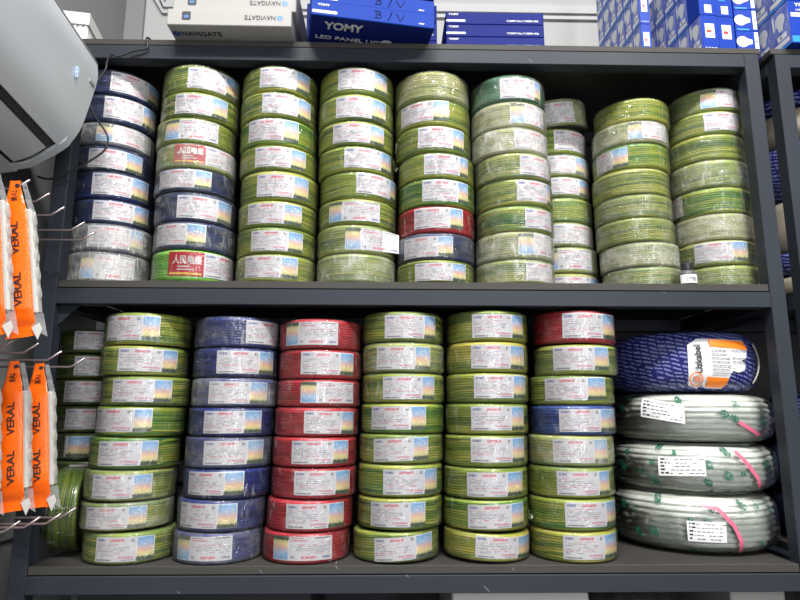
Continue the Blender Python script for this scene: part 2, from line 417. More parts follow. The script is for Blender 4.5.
def patch(parent, name, mat, at, xd, yd, w, h, rnd=0., lift=.0005, label=None):
    """a flat printed or stuck-on patch on a face (rounded corners if rnd)"""
    x = Vector(xd).normalized(); y = Vector(yd).normalized(); z = x.cross(y); c = Vector(at)
    pts = []
    if rnd <= 0: pts = [(-w / 2, -h / 2), (w / 2, -h / 2), (w / 2, h / 2), (-w / 2, h / 2)]
    else:
        for qx, qy, a0 in ((1, -1, -90), (1, 1, 0), (-1, 1, 90), (-1, -1, 180)):
            for k in range(5):
                a = math.radians(a0 + k * 22.5)
                pts.append((qx * (w / 2 - rnd) + rnd * math.cos(a), qy * (h / 2 - rnd) + rnd * math.sin(a)))
    b = MB(); n = len(pts)
    vs = [c + x * u + y * v + z * lift for u, v in pts] + [c + x * u + y * v - z * .0003 for u, v in pts]
    b.add(vs, [tuple(range(n)), tuple(range(n, 2 * n))[::-1]] + [(i, n + i, n + (i + 1) % n, (i + 1) % n) for i in range(n)])
    o = link(name, b.mesh(name, mat), parent)
    if label: o['label'] = label
    return o
COILS = '''
U1 1 -0.824 0.135 1.1788 0.0732 b 0.10 0.178 1.757 1.143 n
U1 2 -0.824 0.135 1.0998 0.0790 b 0.10 0.081 1.582 1.044 n
U1 3 -0.829 0.135 1.0361 0.0638 b 0.45 -0.001 1.525 0.396 r
U1 4 -0.826 0.135 0.9679 0.0682 b 0.15 -0.173 1.188 0.722 n
U1 5 -0.816 0.135 0.8927 0.0752 b 0.10 -0.116 1.350 0.830 n
U1 6 -0.812 0.135 0.8267 0.0660 b 0.12 -0.067 1.368 0.893 n
U1 7 -0.810 0.135 0.7539 0.0728 b 0.65 -0.165 1.230 0.855 n
U1 8 -0.812 0.135 0.6720 0.0819 b 0.60 -0.253 1.050 0.098 r
U2 1 -0.587 0.108 1.1759 0.0761 g 0.15 -0.077 1.392 0.912 n
U2 2 -0.587 0.108 1.1038 0.0721 g 0.10 -0.382 1.001 0.556 n
U2 3 -0.593 0.108 1.0330 0.0708 o 0.20 -0.545 0.842 -0.145 r
U2 4 -0.589 0.108 0.9660 0.0670 g 0.40 -0.280 1.535 0.503 x
U2 5 -0.589 0.108 0.9027 0.0633 b 0.20 -0.718 0.686 0.280 n
U2 6 -0.584 0.108 0.8248 0.0778 b 0.20 -0.153 1.334 0.838 n
U2 7 -0.581 0.108 0.7535 0.0714 b 0.25 -0.800 0.553 0.093 n
U2 8 -0.581 0.108 0.6720 0.0815 lg 0.10 -0.307 1.648 0.548 x
U3 1 -0.373 0.108 1.1788 0.0732 g 0.10 -0.372 1.013 0.592 n
U3 2 -0.374 0.108 1.1068 0.0720 g 0.10 -0.267 1.110 0.659 n
U3 3 -0.372 0.108 1.0306 0.0762 gg 0.10 -0.676 0.687 0.293 n
U3 4 -0.369 0.108 0.9612 0.0695 g 0.10 -0.454 0.905 0.470 n
U3 5 -0.364 0.108 0.8823 0.0789 g 0.10 -0.417 0.969 0.519 n
U3 6 -0.366 0.108 0.8125 0.0697 g 0.10 -0.643 0.791 0.316 n
U3 7 -0.366 0.108 0.7440 0.0686 g 0.12 -0.491 0.854 0.441 n
U3 8 -0.366 0.108 0.6720 0.0720 g 0.20 -0.650 0.729 0.297 n
U4 1 -0.162 0.108 1.1752 0.0768 g 0.10 -0.453 0.953 0.503 n
U4 2 -0.163 0.108 1.0997 0.0754 g 0.12 -0.489 0.926 0.460 n
U4 3 -0.162 0.108 1.0310 0.0687 g 0.10 -0.575 0.838 0.404 n
U4 4 -0.160 0.108 0.9608 0.0703 g 0.10 -0.262 1.149 0.718 n
U4 5 -0.153 0.108 0.8889 0.0718 g 0.10 -0.016 1.250 0.964 n
U4 6 -0.155 0.108 0.8208 0.0681 g 0.15 -0.740 0.634 -0.343 r
U4 7 -0.157 0.108 0.7462 0.0746 g 0.30 -0.230 1.250 0.161 rp
U4 8 -0.157 0.108 0.6720 0.0742 g 0.50 
U5 1 0.046 0.108 1.1621 0.0809 g2 0.30 
U5 2 0.047 0.108 1.0896 0.0725 g 0.12 -1.027 0.361 -0.058 n
U5 3 0.048 0.108 1.0156 0.0740 g 0.10 -0.466 0.840 0.450 n
U5 4 0.055 0.108 0.9456 0.0700 g 0.12 -0.381 0.880 0.570 n
U5 5 0.056 0.108 0.8714 0.0742 gg 0.10 -0.442 0.848 0.488 n
U5 6 0.054 0.108 0.8010 0.0704 r 0.10 -0.647 0.661 0.275 n
U5 7 0.052 0.108 0.7318 0.0692 b 0.25 -0.968 0.367 -0.012 n
U5 8 0.051 0.108 0.6720 0.0598 g 0.12 -0.595 0.771 0.361 n
U6 1 0.256 0.108 1.1590 0.0756 dg 0.25 -0.377 0.823 0.560 n
U6 2 0.257 0.108 1.0862 0.0728 g2 0.50 -0.157 0.910 0.232 r
U6 3 0.257 0.108 1.0173 0.0689 g2 0.65 -0.079 1.065 9.000 w
U6 4 0.264 0.108 0.9467 0.0705 g 0.35 -0.019 0.993 9.000 w
U6 5 0.265 0.108 0.8747 0.0721 g 0.20 -0.126 0.947 0.772 n
U6 6 0.265 0.108 0.8064 0.0683 gg 0.25 0.053 0.949 9.000 w
U6 7 0.263 0.108 0.7341 0.0723 g2 0.55 -0.121 0.919 0.282 r
U6 8 0.261 0.108 0.6720 0.0621 g 0.50 0.070 0.963 9.000 w
U7 1 0.431 0.276 1.1699 0.0821 o 0.60 -0.543 0.390 9.000 w
U7 2 0.423 0.276 1.0895 0.0803 gg 0.15 -0.198 1.146 9.000 w
U7 3 0.428 0.276 1.0220 0.0675 g 0.50 -0.435 0.986 0.334 n
U7 4 0.424 0.276 0.9585 0.0635 g 0.30 -0.344 1.250 0.483 n
U7 5 0.429 0.276 0.8857 0.0729 gg 0.30 
U7 6 0.427 0.276 0.8140 0.0716 g 0.50 -0.434 1.250 9.000 w
U7 7 0.437 0.276 0.7378 0.0762 g 0.40 -0.534 0.663 -0.374 r
U7 8 0.436 0.276 0.6720 0.0658 g 0.30 -0.529 1.250 0.568 n
U8 1 0.622 0.159 1.1367 0.0666 g 0.15 
U8 2 0.614 0.159 1.0720 0.0647 g2 0.55 -0.423 0.777 -0.051 r
U8 3 0.612 0.159 1.0009 0.0710 gg 0.15 -1.431 -0.445 -0.854 n
U8 4 0.607 0.159 0.9278 0.0731 g 0.20 
U8 5 0.609 0.159 0.8640 0.0638 g 0.35 
U8 6 0.610 0.159 0.7971 0.0668 g 0.30 
U8 7 0.618 0.159 0.7313 0.0658 g2 0.65 
U8 8 0.622 0.159 0.6720 0.0593 g 0.40 
U9 1 0.836 0.159 1.1679 0.0680 g 0.30 -0.566 0.494 -0.161 r
U9 2 0.830 0.159 1.1009 0.0670 g 0.20 -0.472 0.527 0.436 n
U9 3 0.827 0.159 1.0279 0.0731 g 0.20 
U9 4 0.829 0.159 0.9504 0.0775 g 0.45 
U9 5 0.830 0.159 0.8770 0.0734 gg 0.20 -1.681 -1.217 9.000 w
U9 6 0.830 0.159 0.8047 0.0722 g2 0.60 
U9 7 0.829 0.159 0.7364 0.0683 g 0.25 -0.989 0.353 -0.076 n
U9 8 0.834 0.159 0.6720 0.0644 g 0.30 
L1 1 -0.683 0.108 0.5170 0.0786 g 0.12 -0.777 0.603 0.210 n
L1 2 -0.687 0.108 0.4423 0.0747 g 0.12 -0.254 1.147 0.740 n
L1 3 -0.678 0.108 0.3724 0.0699 g 0.15 -0.441 0.945 0.519 n
L1 4 -0.685 0.108 0.3015 0.0709 gg 0.10 -0.911 0.597 0.193 n
L1 5 -0.693 0.108 0.2274 0.0741 gg 0.10 -0.509 0.861 0.481 n
L1 6 -0.699 0.108 0.1569 0.0705 g 0.25 -0.525 0.835 0.421 n
L1 7 -0.700 0.108 0.0898 0.0671 g 0.40 -0.625 0.784 0.380 n
L1 8 -0.689 0.108 0.0200 0.0698 g 0.20 -0.382 0.898 0.500 n
L2 1 -0.457 0.108 0.5120 0.0751 b2 0.20 0.421 1.538 9.000 w
L2 2 -0.457 0.108 0.4395 0.0725 b2 0.12 -0.219 1.258 0.773 n
L2 3 -0.457 0.108 0.3705 0.0689 b2 0.40 -0.381 1.064 0.581 n
L2 4 -0.460 0.108 0.3017 0.0689 b2 0.12 -0.434 0.950 0.505 n
L2 5 -0.464 0.108 0.2296 0.0721 b2 0.30 -0.343 1.110 0.645 n
L2 6 -0.464 0.108 0.1610 0.0686 b2 0.12 -0.777 0.608 0.164 n
L2 7 -0.473 0.108 0.0893 0.0717 b2 0.20 -0.873 0.576 0.139 n
L2 8 -0.478 0.108 0.0200 0.0693 b2 0.35 -0.804 0.549 -0.392 r
L3 1 -0.245 0.108 0.5080 0.0740 r 0.12 -0.832 0.521 -0.431 r
L3 2 -0.244 0.108 0.4365 0.0715 r 0.12 -0.359 0.995 0.582 n
L3 3 -0.246 0.108 0.3709 0.0656 r 0.12 -0.317 1.043 0.062 r
L3 4 -0.249 0.108 0.3019 0.0691 r 0.15 -0.187 1.126 0.698 n
L3 5 -0.252 0.108 0.2317 0.0701 r 0.10 -0.438 0.976 0.528 n
L3 6 -0.252 0.108 0.1607 0.0711 r 0.10 -0.350 1.052 0.606 n
L3 7 -0.260 0.108 0.0888 0.0719 r 0.10 -0.438 0.971 0.534 n
L3 8 -0.267 0.108 0.0200 0.0688 r 0.12 -0.678 0.726 -0.268 r
L4 1 -0.034 0.108 0.5258 0.0758 g 0.10 -0.467 0.861 0.498 n
L4 2 -0.033 0.108 0.4525 0.0732 g 0.30 -0.700 0.661 0.252 n
L4 3 -0.033 0.108 0.3807 0.0719 g 0.12 -0.518 0.791 0.428 n
L4 4 -0.035 0.108 0.3089 0.0718 gg 0.10 -0.822 0.552 0.171 n
L4 5 -0.038 0.108 0.2396 0.0693 g 0.15 -0.701 0.646 0.250 n
L4 6 -0.040 0.108 0.1648 0.0748 gg 0.10 -0.420 0.967 0.554 n
L4 7 -0.041 0.108 0.0926 0.0722 g 0.12 -0.731 0.588 0.211 n
L4 8 -0.049 0.108 0.0200 0.0726 g 0.15 -0.518 0.923 0.432 n
L5 1 0.183 0.108 0.5289 0.0761 g 0.10 -0.506 0.876 0.478 n
L5 2 0.181 0.108 0.4531 0.0759 gy 0.10 -0.526 0.914 0.428 n
L5 3 0.180 0.108 0.3810 0.0721 g 0.10 -0.461 0.985 0.495 n
L5 4 0.177 0.108 0.3067 0.0743 g 0.10 -0.514 0.887 0.450 n
L5 5 0.173 0.108 0.2322 0.0745 g 0.10 -0.495 0.956 0.491 n
L5 6 0.171 0.108 0.1600 0.0722 g 0.10 -0.583 0.847 0.354 n
L5 7 0.170 0.108 0.0898 0.0702 gg 0.10 -0.563 0.861 0.447 n
L5 8 0.168 0.108 0.0200 0.0698 gy 0.15 -0.392 1.250 0.620 n
L6 1 0.409 0.108 0.5228 0.0812 r 0.10 -0.554 0.938 0.433 n
L6 2 0.409 0.108 0.4479 0.0749 g 0.15 -0.815 0.579 0.160 n
L6 3 0.396 0.108 0.3768 0.0711 g 0.10 -0.932 0.595 0.077 n
L6 4 0.395 0.108 0.3058 0.0710 b3 0.12 -0.586 1.047 0.388 n
L6 5 0.387 0.108 0.2338 0.0720 gy 0.40 -0.688 0.677 0.262 n
L6 6 0.384 0.108 0.1620 0.0718 g 0.10 -0.599 0.730 0.380 n
L6 7 0.382 0.108 0.0893 0.0727 gg 0.10 -0.426 1.110 0.576 n
L6 8 0.382 0.108 0.0200 0.0693 gy 0.12 -0.499 1.009 0.458 n
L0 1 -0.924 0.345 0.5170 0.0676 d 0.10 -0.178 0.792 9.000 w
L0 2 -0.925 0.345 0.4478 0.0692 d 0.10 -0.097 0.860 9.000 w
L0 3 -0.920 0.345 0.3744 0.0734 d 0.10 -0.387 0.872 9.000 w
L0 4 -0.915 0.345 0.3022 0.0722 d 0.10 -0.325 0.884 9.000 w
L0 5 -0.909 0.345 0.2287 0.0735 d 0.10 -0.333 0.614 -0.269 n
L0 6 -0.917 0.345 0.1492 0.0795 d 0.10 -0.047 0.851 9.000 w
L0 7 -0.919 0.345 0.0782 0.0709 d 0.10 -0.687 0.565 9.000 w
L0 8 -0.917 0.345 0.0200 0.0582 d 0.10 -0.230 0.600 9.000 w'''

# ------------------------------------------------------------------ camera (fitted to the rack)
def look():
    f, pitch, yaw, roll = 600., .1803, .0218, .0018
    cp, sp, cy, sy = math.cos(pitch), math.sin(pitch), math.cos(yaw), math.sin(yaw)
    fw = Vector((sy * cp, cy * cp, sp)); r = Vector((cy, -sy, 0)); u = r.cross(fw)
    c, s = math.cos(roll), math.sin(roll)
    r2 = r * c + u * s; u2 = u * c - r * s
    cam = bpy.data.cameras.new('camera'); cam.sensor_width = 36.; cam.lens = f / 800 * 36.
    o = bpy.data.objects.new('camera', cam); COL.objects.link(o)
    m = Matrix((r2, u2, -fw)).transposed().to_4x4(); m.translation = (-.075, -1.4322, .3658)
    o.matrix_world = m; cam.clip_start = .02; SC.camera = o
look()

# ------------------------------------------------------------------ room
ZF = -.85
def plane_box(name, a, m, lab=None):
    b = MB(); b.box(*a); return struct(name, b.mesh(name, m), lab)
plane_box('floor', (-1.13, 3.2, -4.2, .66, ZF - .1, ZF), FLOOR)
plane_box('wall_back', (-1.13, 3.2, .56, .66, ZF, 3.4), WALL)
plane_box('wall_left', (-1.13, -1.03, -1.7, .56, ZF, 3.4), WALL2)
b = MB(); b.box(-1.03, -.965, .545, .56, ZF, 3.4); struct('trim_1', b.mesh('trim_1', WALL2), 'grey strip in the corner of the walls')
# stepped frame moulding on the back wall
b = MB()
for k, (z0, z1, d) in enumerate(((1.785, 1.803, .012), (1.803, 1.822, .022), (1.822, 1.842, .014))):
    zo = z0 - 1.785
    b.box(-.90 + zo * .4, 2.2, .56 - d, .56, z0, z1)
    # chamfered corner going up and to the left
    p0 = (-.90 + zo * .4, z0); p1 = (-.90 + zo * .4, z1)
    q0 = (-.945 + zo * .9, z0 + .075); q1 = (-.945 + (z1 - 1.785) * .9, z1 + .066)
    b.add([(p0[0], .56 - d, p0[1]), (p1[0], .56 - d, p1[1]), (q1[0], .56 - d, q1[1]), (q0[0], .56 - d, q0[1]),
           (p0[0], .56, p0[1]), (p1[0], .56, p1[1]), (q1[0], .56, q1[1]), (q0[0], .56, q0[1])],
          [(0, 1, 2, 3), (0, 3, 7, 4), (1, 5, 6, 2), (3, 2, 6, 7)])
    b.box(min(q0[0], q1[0]), max(q0[0], q1[0]) + .001, .56 - d, .56, z0 + .07, 3.3)
struct('trim_2', b.mesh('trim_2', TRIM), 'stepped frame moulding on the wall above the rack')
b = MB(); b.box(-1.03, -1.022, .0, .545, .035, .041); struct('trim_3', b.mesh('trim_3', AC_DARK), 'dark groove in the wall beside the rack')

# ------------------------------------------------------------------ racks
LEV = (-.45, 0., .6522, 1.2983)
T = .0385
def rack(x0, x1, d, lab, braces=True):
    """x0..x1 outer width, depth d, front faces at y = 0"""
    R = thing('storage_rack', lab, 'shelf rack', ((x0 + x1) / 2, d / 2, ZF)); ox, oy = (x0 + x1) / 2, d / 2
    def P(name, bx, mat=FRAME, bev=.0015):
        m = MB(); m.bbox(bx[0] - ox, bx[1] - ox, bx[2] - oy, bx[3] - oy, bx[4] - ZF, bx[5] - ZF, bev)
        return link(name, m.mesh(name, mat), R)
    for xa in (x0, x1 - T):
        for ya in (0., d - T): P('post', (xa, xa + T, ya, ya + T, ZF, LEV[3]))
    for z in LEV:
        P('front_beam', (x0 + T, x1 - T, .0006, T, z - T, z)); P('rear_beam', (x0 + T, x1 - T, d - T, d - .0006, z - T, z))
        for xa in (x0 + .0006, x1 - T): P('side_beam', (xa, xa + T - .0006, T, d - T, z - T, z))
        top = z > 1.2
        P('shelf_board', (x0 - .008 if top else x0 + T + .001, x1 + .008 if top else x1 - T - .001, .003, d - .003, z + .0022, z + (.0182 if top else .02)), BOARD, .0012)
    P('back_panel', (x0 + T, x1 - T, d - .003, d + .002, LEV[0], LEV[3] - T), DARKP, .0005)
    if braces:
        m = MB()
        m.prism([(x0 + T - ox, LEV[2] - T - ZF), (x0 + T - ox, LEV[2] - T - .05 - ZF), (x0 + T + .05 - ox, LEV[2] - T - ZF)], 'y', .02 - oy, .024 - oy)
        link('corner_brace', m.mesh('corner_brace', FRAME), R)
    return R
rack(-.9085, .9085, .5, 'large dark grey steel rack holding the stacked wire coils')
rack(.953, 2.55, .5, 'dark grey steel rack partly seen beyond the right end of the coils', False)

# ------------------------------------------------------------------ wire coils
HN = .0725; RW = .1013
def winding_mesh(seed):
    random.seed(seed); mb = MB(); h = HN; prof = [(.056, .004), (RW - .0095, .0006)]
    for k in range(5):
        a = PI / 2 * k / 5; prof.append((RW - .0095 + .0095 * math.sin(a), .0006 + .0095 * (1 - math.cos(a))))
    n = 64
    for i in range(n + 1): prof.append((RW, .0101 + (h - .0202) * i / n))
    for k in range(4, -1, -1):
        a = PI / 2 * k / 5; prof.append((RW - .0095 + .0095 * math.sin(a), h - .0006 - .0095 * (1 - math.cos(a))))
    prof += [(RW - .0095, h - .0006), (.056, h - .004)]
    def fn(a, r, z, i):
        if i == 0 or i == len(prof) - 1: return r, z
        ca, sa = math.cos(a), math.sin(a)
        w = mn.noise(Vector((ca * 1.6 + seed * 7, sa * 1.6, z * 30))) * .0022 + mn.noise(Vector((ca * 4 + seed * 3, sa * 4, z * 60))) * .0007
        ph = (z + w) * 165. + a / (2 * PI) * 2
        rib = abs(math.sin(PI * ph))
        lump = mn.noise(Vector((ca * 1.3, sa * 1.3 + seed * 5, z * 25))) * .0016 - .0004
        return r - .0018 * (1 - rib) + min(lump, .0004), z
    mb.lathe(prof, 84, fn)
    return mb.mesh('winding', WIRE['g'], True)
def film_mesh(seed):
    mb = MB(); h = HN; R0 = RW + .0011; prof = [(.058, .0002)]
    for k in range(7):
        a = PI / 2 * k / 6; prof.append((R0 - .008 + .008 * math.sin(a), -.0000 + .0001 + .008 * (1 - math.cos(a))))
    for i in range(1, 12): prof.append((R0, .0081 + (h - .0162) * i / 12))
    for k in range(6, -1, -1):
        a = PI / 2 * k / 6; prof.append((R0 - .008 + .008 * math.sin(a), h - .0001 - .008 * (1 - math.cos(a))))
    prof.append((.058, h - .0002))
    def fn(a, r, z, i):
        if r < .08: return r, z
        q = mn.noise(Vector((math.cos(a) * 6 + seed * 9, math.sin(a) * 6, z * 45)))
        q2 = mn.noise(Vector((math.cos(a) * 22 + seed * 9, math.sin(a) * 22, z * 40)))
        return r + max(0, .0004 + q * .0007 + q2 * .0005), z
    mb.lathe(prof, 96, fn, closed=False)
    return mb.mesh('film_wrap', FILM, True)
WIND = [winding_mesh(s) for s in range(5)]
FILMS = [film_mesh(s) for s in range(5)]
def label_mesh(p0, p1, pp, kind, z0, z1, skew):
    """paper label bent round the coil; left field text, right field picture (or turned upside down)"""
    R = RW + .0006; nu = max(6, int((p1 - p0) / .09)); nv = 3
    cols = [p0 + (p1 - p0) * i / nu for i in range(nu + 1)]
    split = None
    if p0 < pp < p1 and kind != 'w':
        k = min(range(1, nu), key=lambda i: abs(cols[i] - pp)); cols[k] = pp; split = k
    vs = []; fs = []; mi = []; uv = []
    tot = p1 - p0
    for j in range(nv + 1):
        for i in range(nu + 1):
            t = (cols[i] - p0) / tot; rr = R; a = cols[i]
            if kind == 'rp' and t > .55:
                q = (t - .55) / .45; rr = R + .016 * q * q
            zz = z0 + (z1 - z0) * j / nv + skew * (t - .5)
            if kind == 'rp': zz += -.012 * max(0, t - .55) * (1 - j / nv) * -1.2
            vs.append((rr * math.sin(a), -rr * math.cos(a), zz))
    for j in range(nv):
        for i in range(nu):
            a = j * (nu + 1) + i; fs.append((a, a + 1, a + nu + 2, a + nu + 1))
            left = split is not None and i < split
            if split is None: lo, hi, m = 0, nu, 0
            elif left: lo, hi, m = 0, split, 0
            else: lo, hi, m = split, nu, 1
            if split is not None and kind in ('r', 'rp'): m = 1 - m
            if kind == 'x': m = 2 if left else 0
            mi.append(m)
            for (ii, jj) in ((i, j), (i + 1, j), (i + 1, j + 1), (i, j + 1)):
                u = (cols[ii] - cols[lo]) / (cols[hi] - cols[lo]); v = jj / nv
                if kind == 'w' and False: u = u
                if kind in ('r', 'rp'): u, v = 1 - u, 1 - v
                uv.append((u, v))
    me = bpy.data.meshes.new('label'); me.from_pydata(vs, [], fs)
    for m in (PAPER, PICT, RED_PRINT): me.materials.append(m)
    me.polygons.foreach_set('material_index', mi); me.polygons.foreach_set('use_smooth', [True] * len(fs))
    l = me.uv_layers.new(name='UVMap')
    for i, p in enumerate(uv): l.data[i].uv = p
    return me
def bend_text(body, mat, parent, ph, z, height, width, R, name='lettering'):
    src = text_mesh(body, mat, .012); me = src.copy()
    xs = [v.co.x for v in me.vertices]; ys = [v.co.y for v in me.vertices]
    x0, x1, y0, y1 = min(xs), max(xs), min(ys), max(ys)
    for v in me.vertices:
        a = ph + ((v.co.x - x0) / (x1 - x0) - .5) * width / R; q = R + .0003 + v.co.z * .02
        v.co = (q * math.sin(a), -q * math.cos(a), z + ((v.co.y - y0) / (y1 - y0) - .5) * height)
    me.materials.clear(); me.materials.append(mat)
    return link(name, me, parent)
def bend_strip(name, mat, parent, ph0, ph1, z0, z1, R, n=8):
    b = MB(); b.grid(n, 1, lambda u, v: (R * math.sin(ph0 + (ph1 - ph0) * u), -R * math.cos(ph0 + (ph1 - ph0) * u), z0 + (z1 - z0) * v))
    return link(name, b.mesh(name, mat), parent)

COLS = {'g': 'yellow-green', 'g2': 'greyish olive', 'gg': 'bright green', 'gy': 'yellow-and-green', 'o': 'plain olive', 'dg': 'dark green',
        'lg': 'lime green', 'd': 'shaded green', 'b': 'navy', 'b2': 'blue', 'b3': 'bright blue', 'r': 'red'}
KIND = {'n': 'white label', 'r': 'upside-down label', 'rp': 'peeling label', 'w': 'plain white label', 'x': 'red label', '': 'no label'}
STACK = {'U1': "upper shelf's leftmost stack", 'U2': "upper shelf's second stack", 'U3': "upper shelf's third stack", 'U4': "upper shelf's fourth stack",
         'U5': "upper shelf's fifth stack", 'U6': "upper shelf's sixth stack", 'U7': "upper shelf's set-back stack", 'U8': "upper shelf's last stack but one",
         'U9': "upper shelf's rightmost stack", 'L0': "lower shelf's back corner stack", 'L1': "lower shelf's first front stack", 'L2': "lower shelf's second front stack",
         'L3': "lower shelf's third front stack", 'L4': "lower shelf's fourth front stack", 'L5': "lower shelf's fifth front stack", 'L6': "lower shelf's sixth front stack"}
POS = ['top', 'second from top', 'third from top', 'fourth from top', 'fourth from bottom', 'third from bottom', 'second from bottom', 'bottom']
TILT = {('U7', 1): (.10, -.12), ('L4', 8): (0, -.025), ('L5', 8): (0, .035), ('L1', 7): (0, -.02), ('L6', 1): (0, .02), ('L1', 2): (0, .012)}
SKEW = {('L4', 5): .006, ('L4', 8): .007, ('L5', 7): .004, ('L5', 8): -.003, ('L3', 4): -.004, ('U5', 2): .004, ('L6', 3): .003, ('U3', 2): -.003, ('U4', 5): -.004, ('L4', 7): .002}
def coil(key, i, cx, cy, z, h, col, haze, lab, nstack=8):
    rng = random.Random(hash_key(key, i))
    kind = lab[3] if lab else ''
    pos = POS[i - 1]
    text = ('hazy ' if haze >= .4 else '') + COLS[col] + ' wire coil, ' + KIND[kind] + ', ' + pos + ', ' + STACK[key]
    tx, ty = TILT.get((key, i), (0, 0))
    lift = .106 * math.hypot(tx, ty)
    if i > 1: h = h - 2 * lift
    h -= .0008; z += .0006
    o = thing('wire_coil', text, 'wire coil', (cx, cy, z + lift), (tx, ty, 0),
              'wire coils on the upper shelf' if key[0] == 'U' else 'wire coils on the lower shelf')
    sz = h / HN; v = rng.randrange(5); rz = PI + rng.uniform(-1.2, 1.2)
    if key[0] == 'L' and key != 'L0': o.scale = (1.015, 1.015, 1)
    w = link('winding', WIND[v], o, None, (0, 0, rz)); w.scale = (1, 1, sz)
    w.material_slots[0].link = 'OBJECT'; w.material_slots[0].material = WIRE[col]
    f = link('film_wrap', FILMS[rng.randrange(5)], o, None, (0, 0, rng.uniform(0, 6.28))); f.scale = (1, 1, sz); f.color = (haze, rng.random(), 0, 1)
    if lab:
        p0, p1, pp, kd = lab
        j = rng.uniform(-.03, .04)
        z0, z1 = h * (.12 + j), h * (.88 + j)
        if kd == 'x': z0, z1 = h * .16, h * .92
        l = link('label', label_mesh(p0, p1, pp, kd, z0, z1, SKEW.get((key, i), 0) + rng.uniform(-.0012, .0012)), o)
        if kd == 'x':
            l['label'] = 'red label with white characters beside white print'
            w_ = pp - p0; hh = z1 - z0; pm = (p0 + pp) / 2; R = RW + .001
            bend_text('人民电缆', WHITE_PRINT, l, pm + .03, z0 + hh * .66, hh * .36, w_ * R * .8, R)
            for k in range(2):
                bend_strip('print_line', WHITE_PRINT, l, pm - w_ * .22, pm + w_ * (.12 + .1 * k), z0 + hh * (.36 - .12 * k), z0 + hh * (.40 - .12 * k), R)
            bend_strip('print_line', YELLOW_PRINT, l, p0 + .05 * w_, pp - .05 * w_, z0 + hh * .06, z0 + hh * .13, R)
    return o
def hash_key(k, i): return sum(ord(c) * (j + 3) for j, c in enumerate(k)) * 31 + i * 101
for line in COILS.strip().split('\n'):
    t = line.split(); lab = None
    if len(t) > 8: lab = (float(t[8]), float(t[9]), float(t[10]), t[11])
    coil(t[0], int(t[1]), float(t[2]), float(t[3]), float(t[4]), float(t[5]), t[6], float(t[7]), lab)
# loose ends of film
def film_tail(coil_no, ph, z, lx, lz, curl):
    o = bpy.data.objects['wire_coil' + ('.%03d' % coil_no if coil_no else '')]; b = MB(); R = RW + .0035
    def fn(u, v):
        a = ph + u * lx / R; r = R + curl * v * (.4 + .6 * u) + .0015 * math.sin(u * 9 + v * 5)
        return (r * math.sin(a), -r * math.cos(a), z - lz * v * (.6 + .4 * math.sin(u * 3)))
    b.grid(6, 6, fn); link('film_tail', b.mesh('film_tail', CLEARF, True), o, label='loose crumpled end of clear film')
for a in ((34, -1.25, .060, .022, .045, .012), (110, 1.0, .04, .02, .025, .008), (27, 1.1, .06, .02, .04, .010)):
    film_tail(*a)
# a few coils of the row behind, seen in the gap between the front stacks
for k in range(3):
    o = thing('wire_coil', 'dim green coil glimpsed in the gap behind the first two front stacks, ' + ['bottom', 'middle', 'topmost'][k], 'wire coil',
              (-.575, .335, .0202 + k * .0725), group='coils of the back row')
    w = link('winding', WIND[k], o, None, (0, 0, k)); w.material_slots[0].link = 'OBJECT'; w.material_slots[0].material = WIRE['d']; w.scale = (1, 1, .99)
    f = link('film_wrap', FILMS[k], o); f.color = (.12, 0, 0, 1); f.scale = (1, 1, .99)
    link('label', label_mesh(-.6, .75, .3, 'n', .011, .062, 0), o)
# the coil standing on its edge
o = thing('wire_coil', 'green wire coil standing on its edge beside the first front stack', 'wire coil', (-.8835, .126, .02 + RW + .0025), (0, PI / 2, .28), 'wire coils on the lower shelf')
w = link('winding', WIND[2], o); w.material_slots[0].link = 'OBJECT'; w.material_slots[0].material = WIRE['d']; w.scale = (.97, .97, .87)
f = link('film_wrap', FILMS[1], o); f.color = (.08, 0, 0, 1); f.scale = (.97, .97, .87)

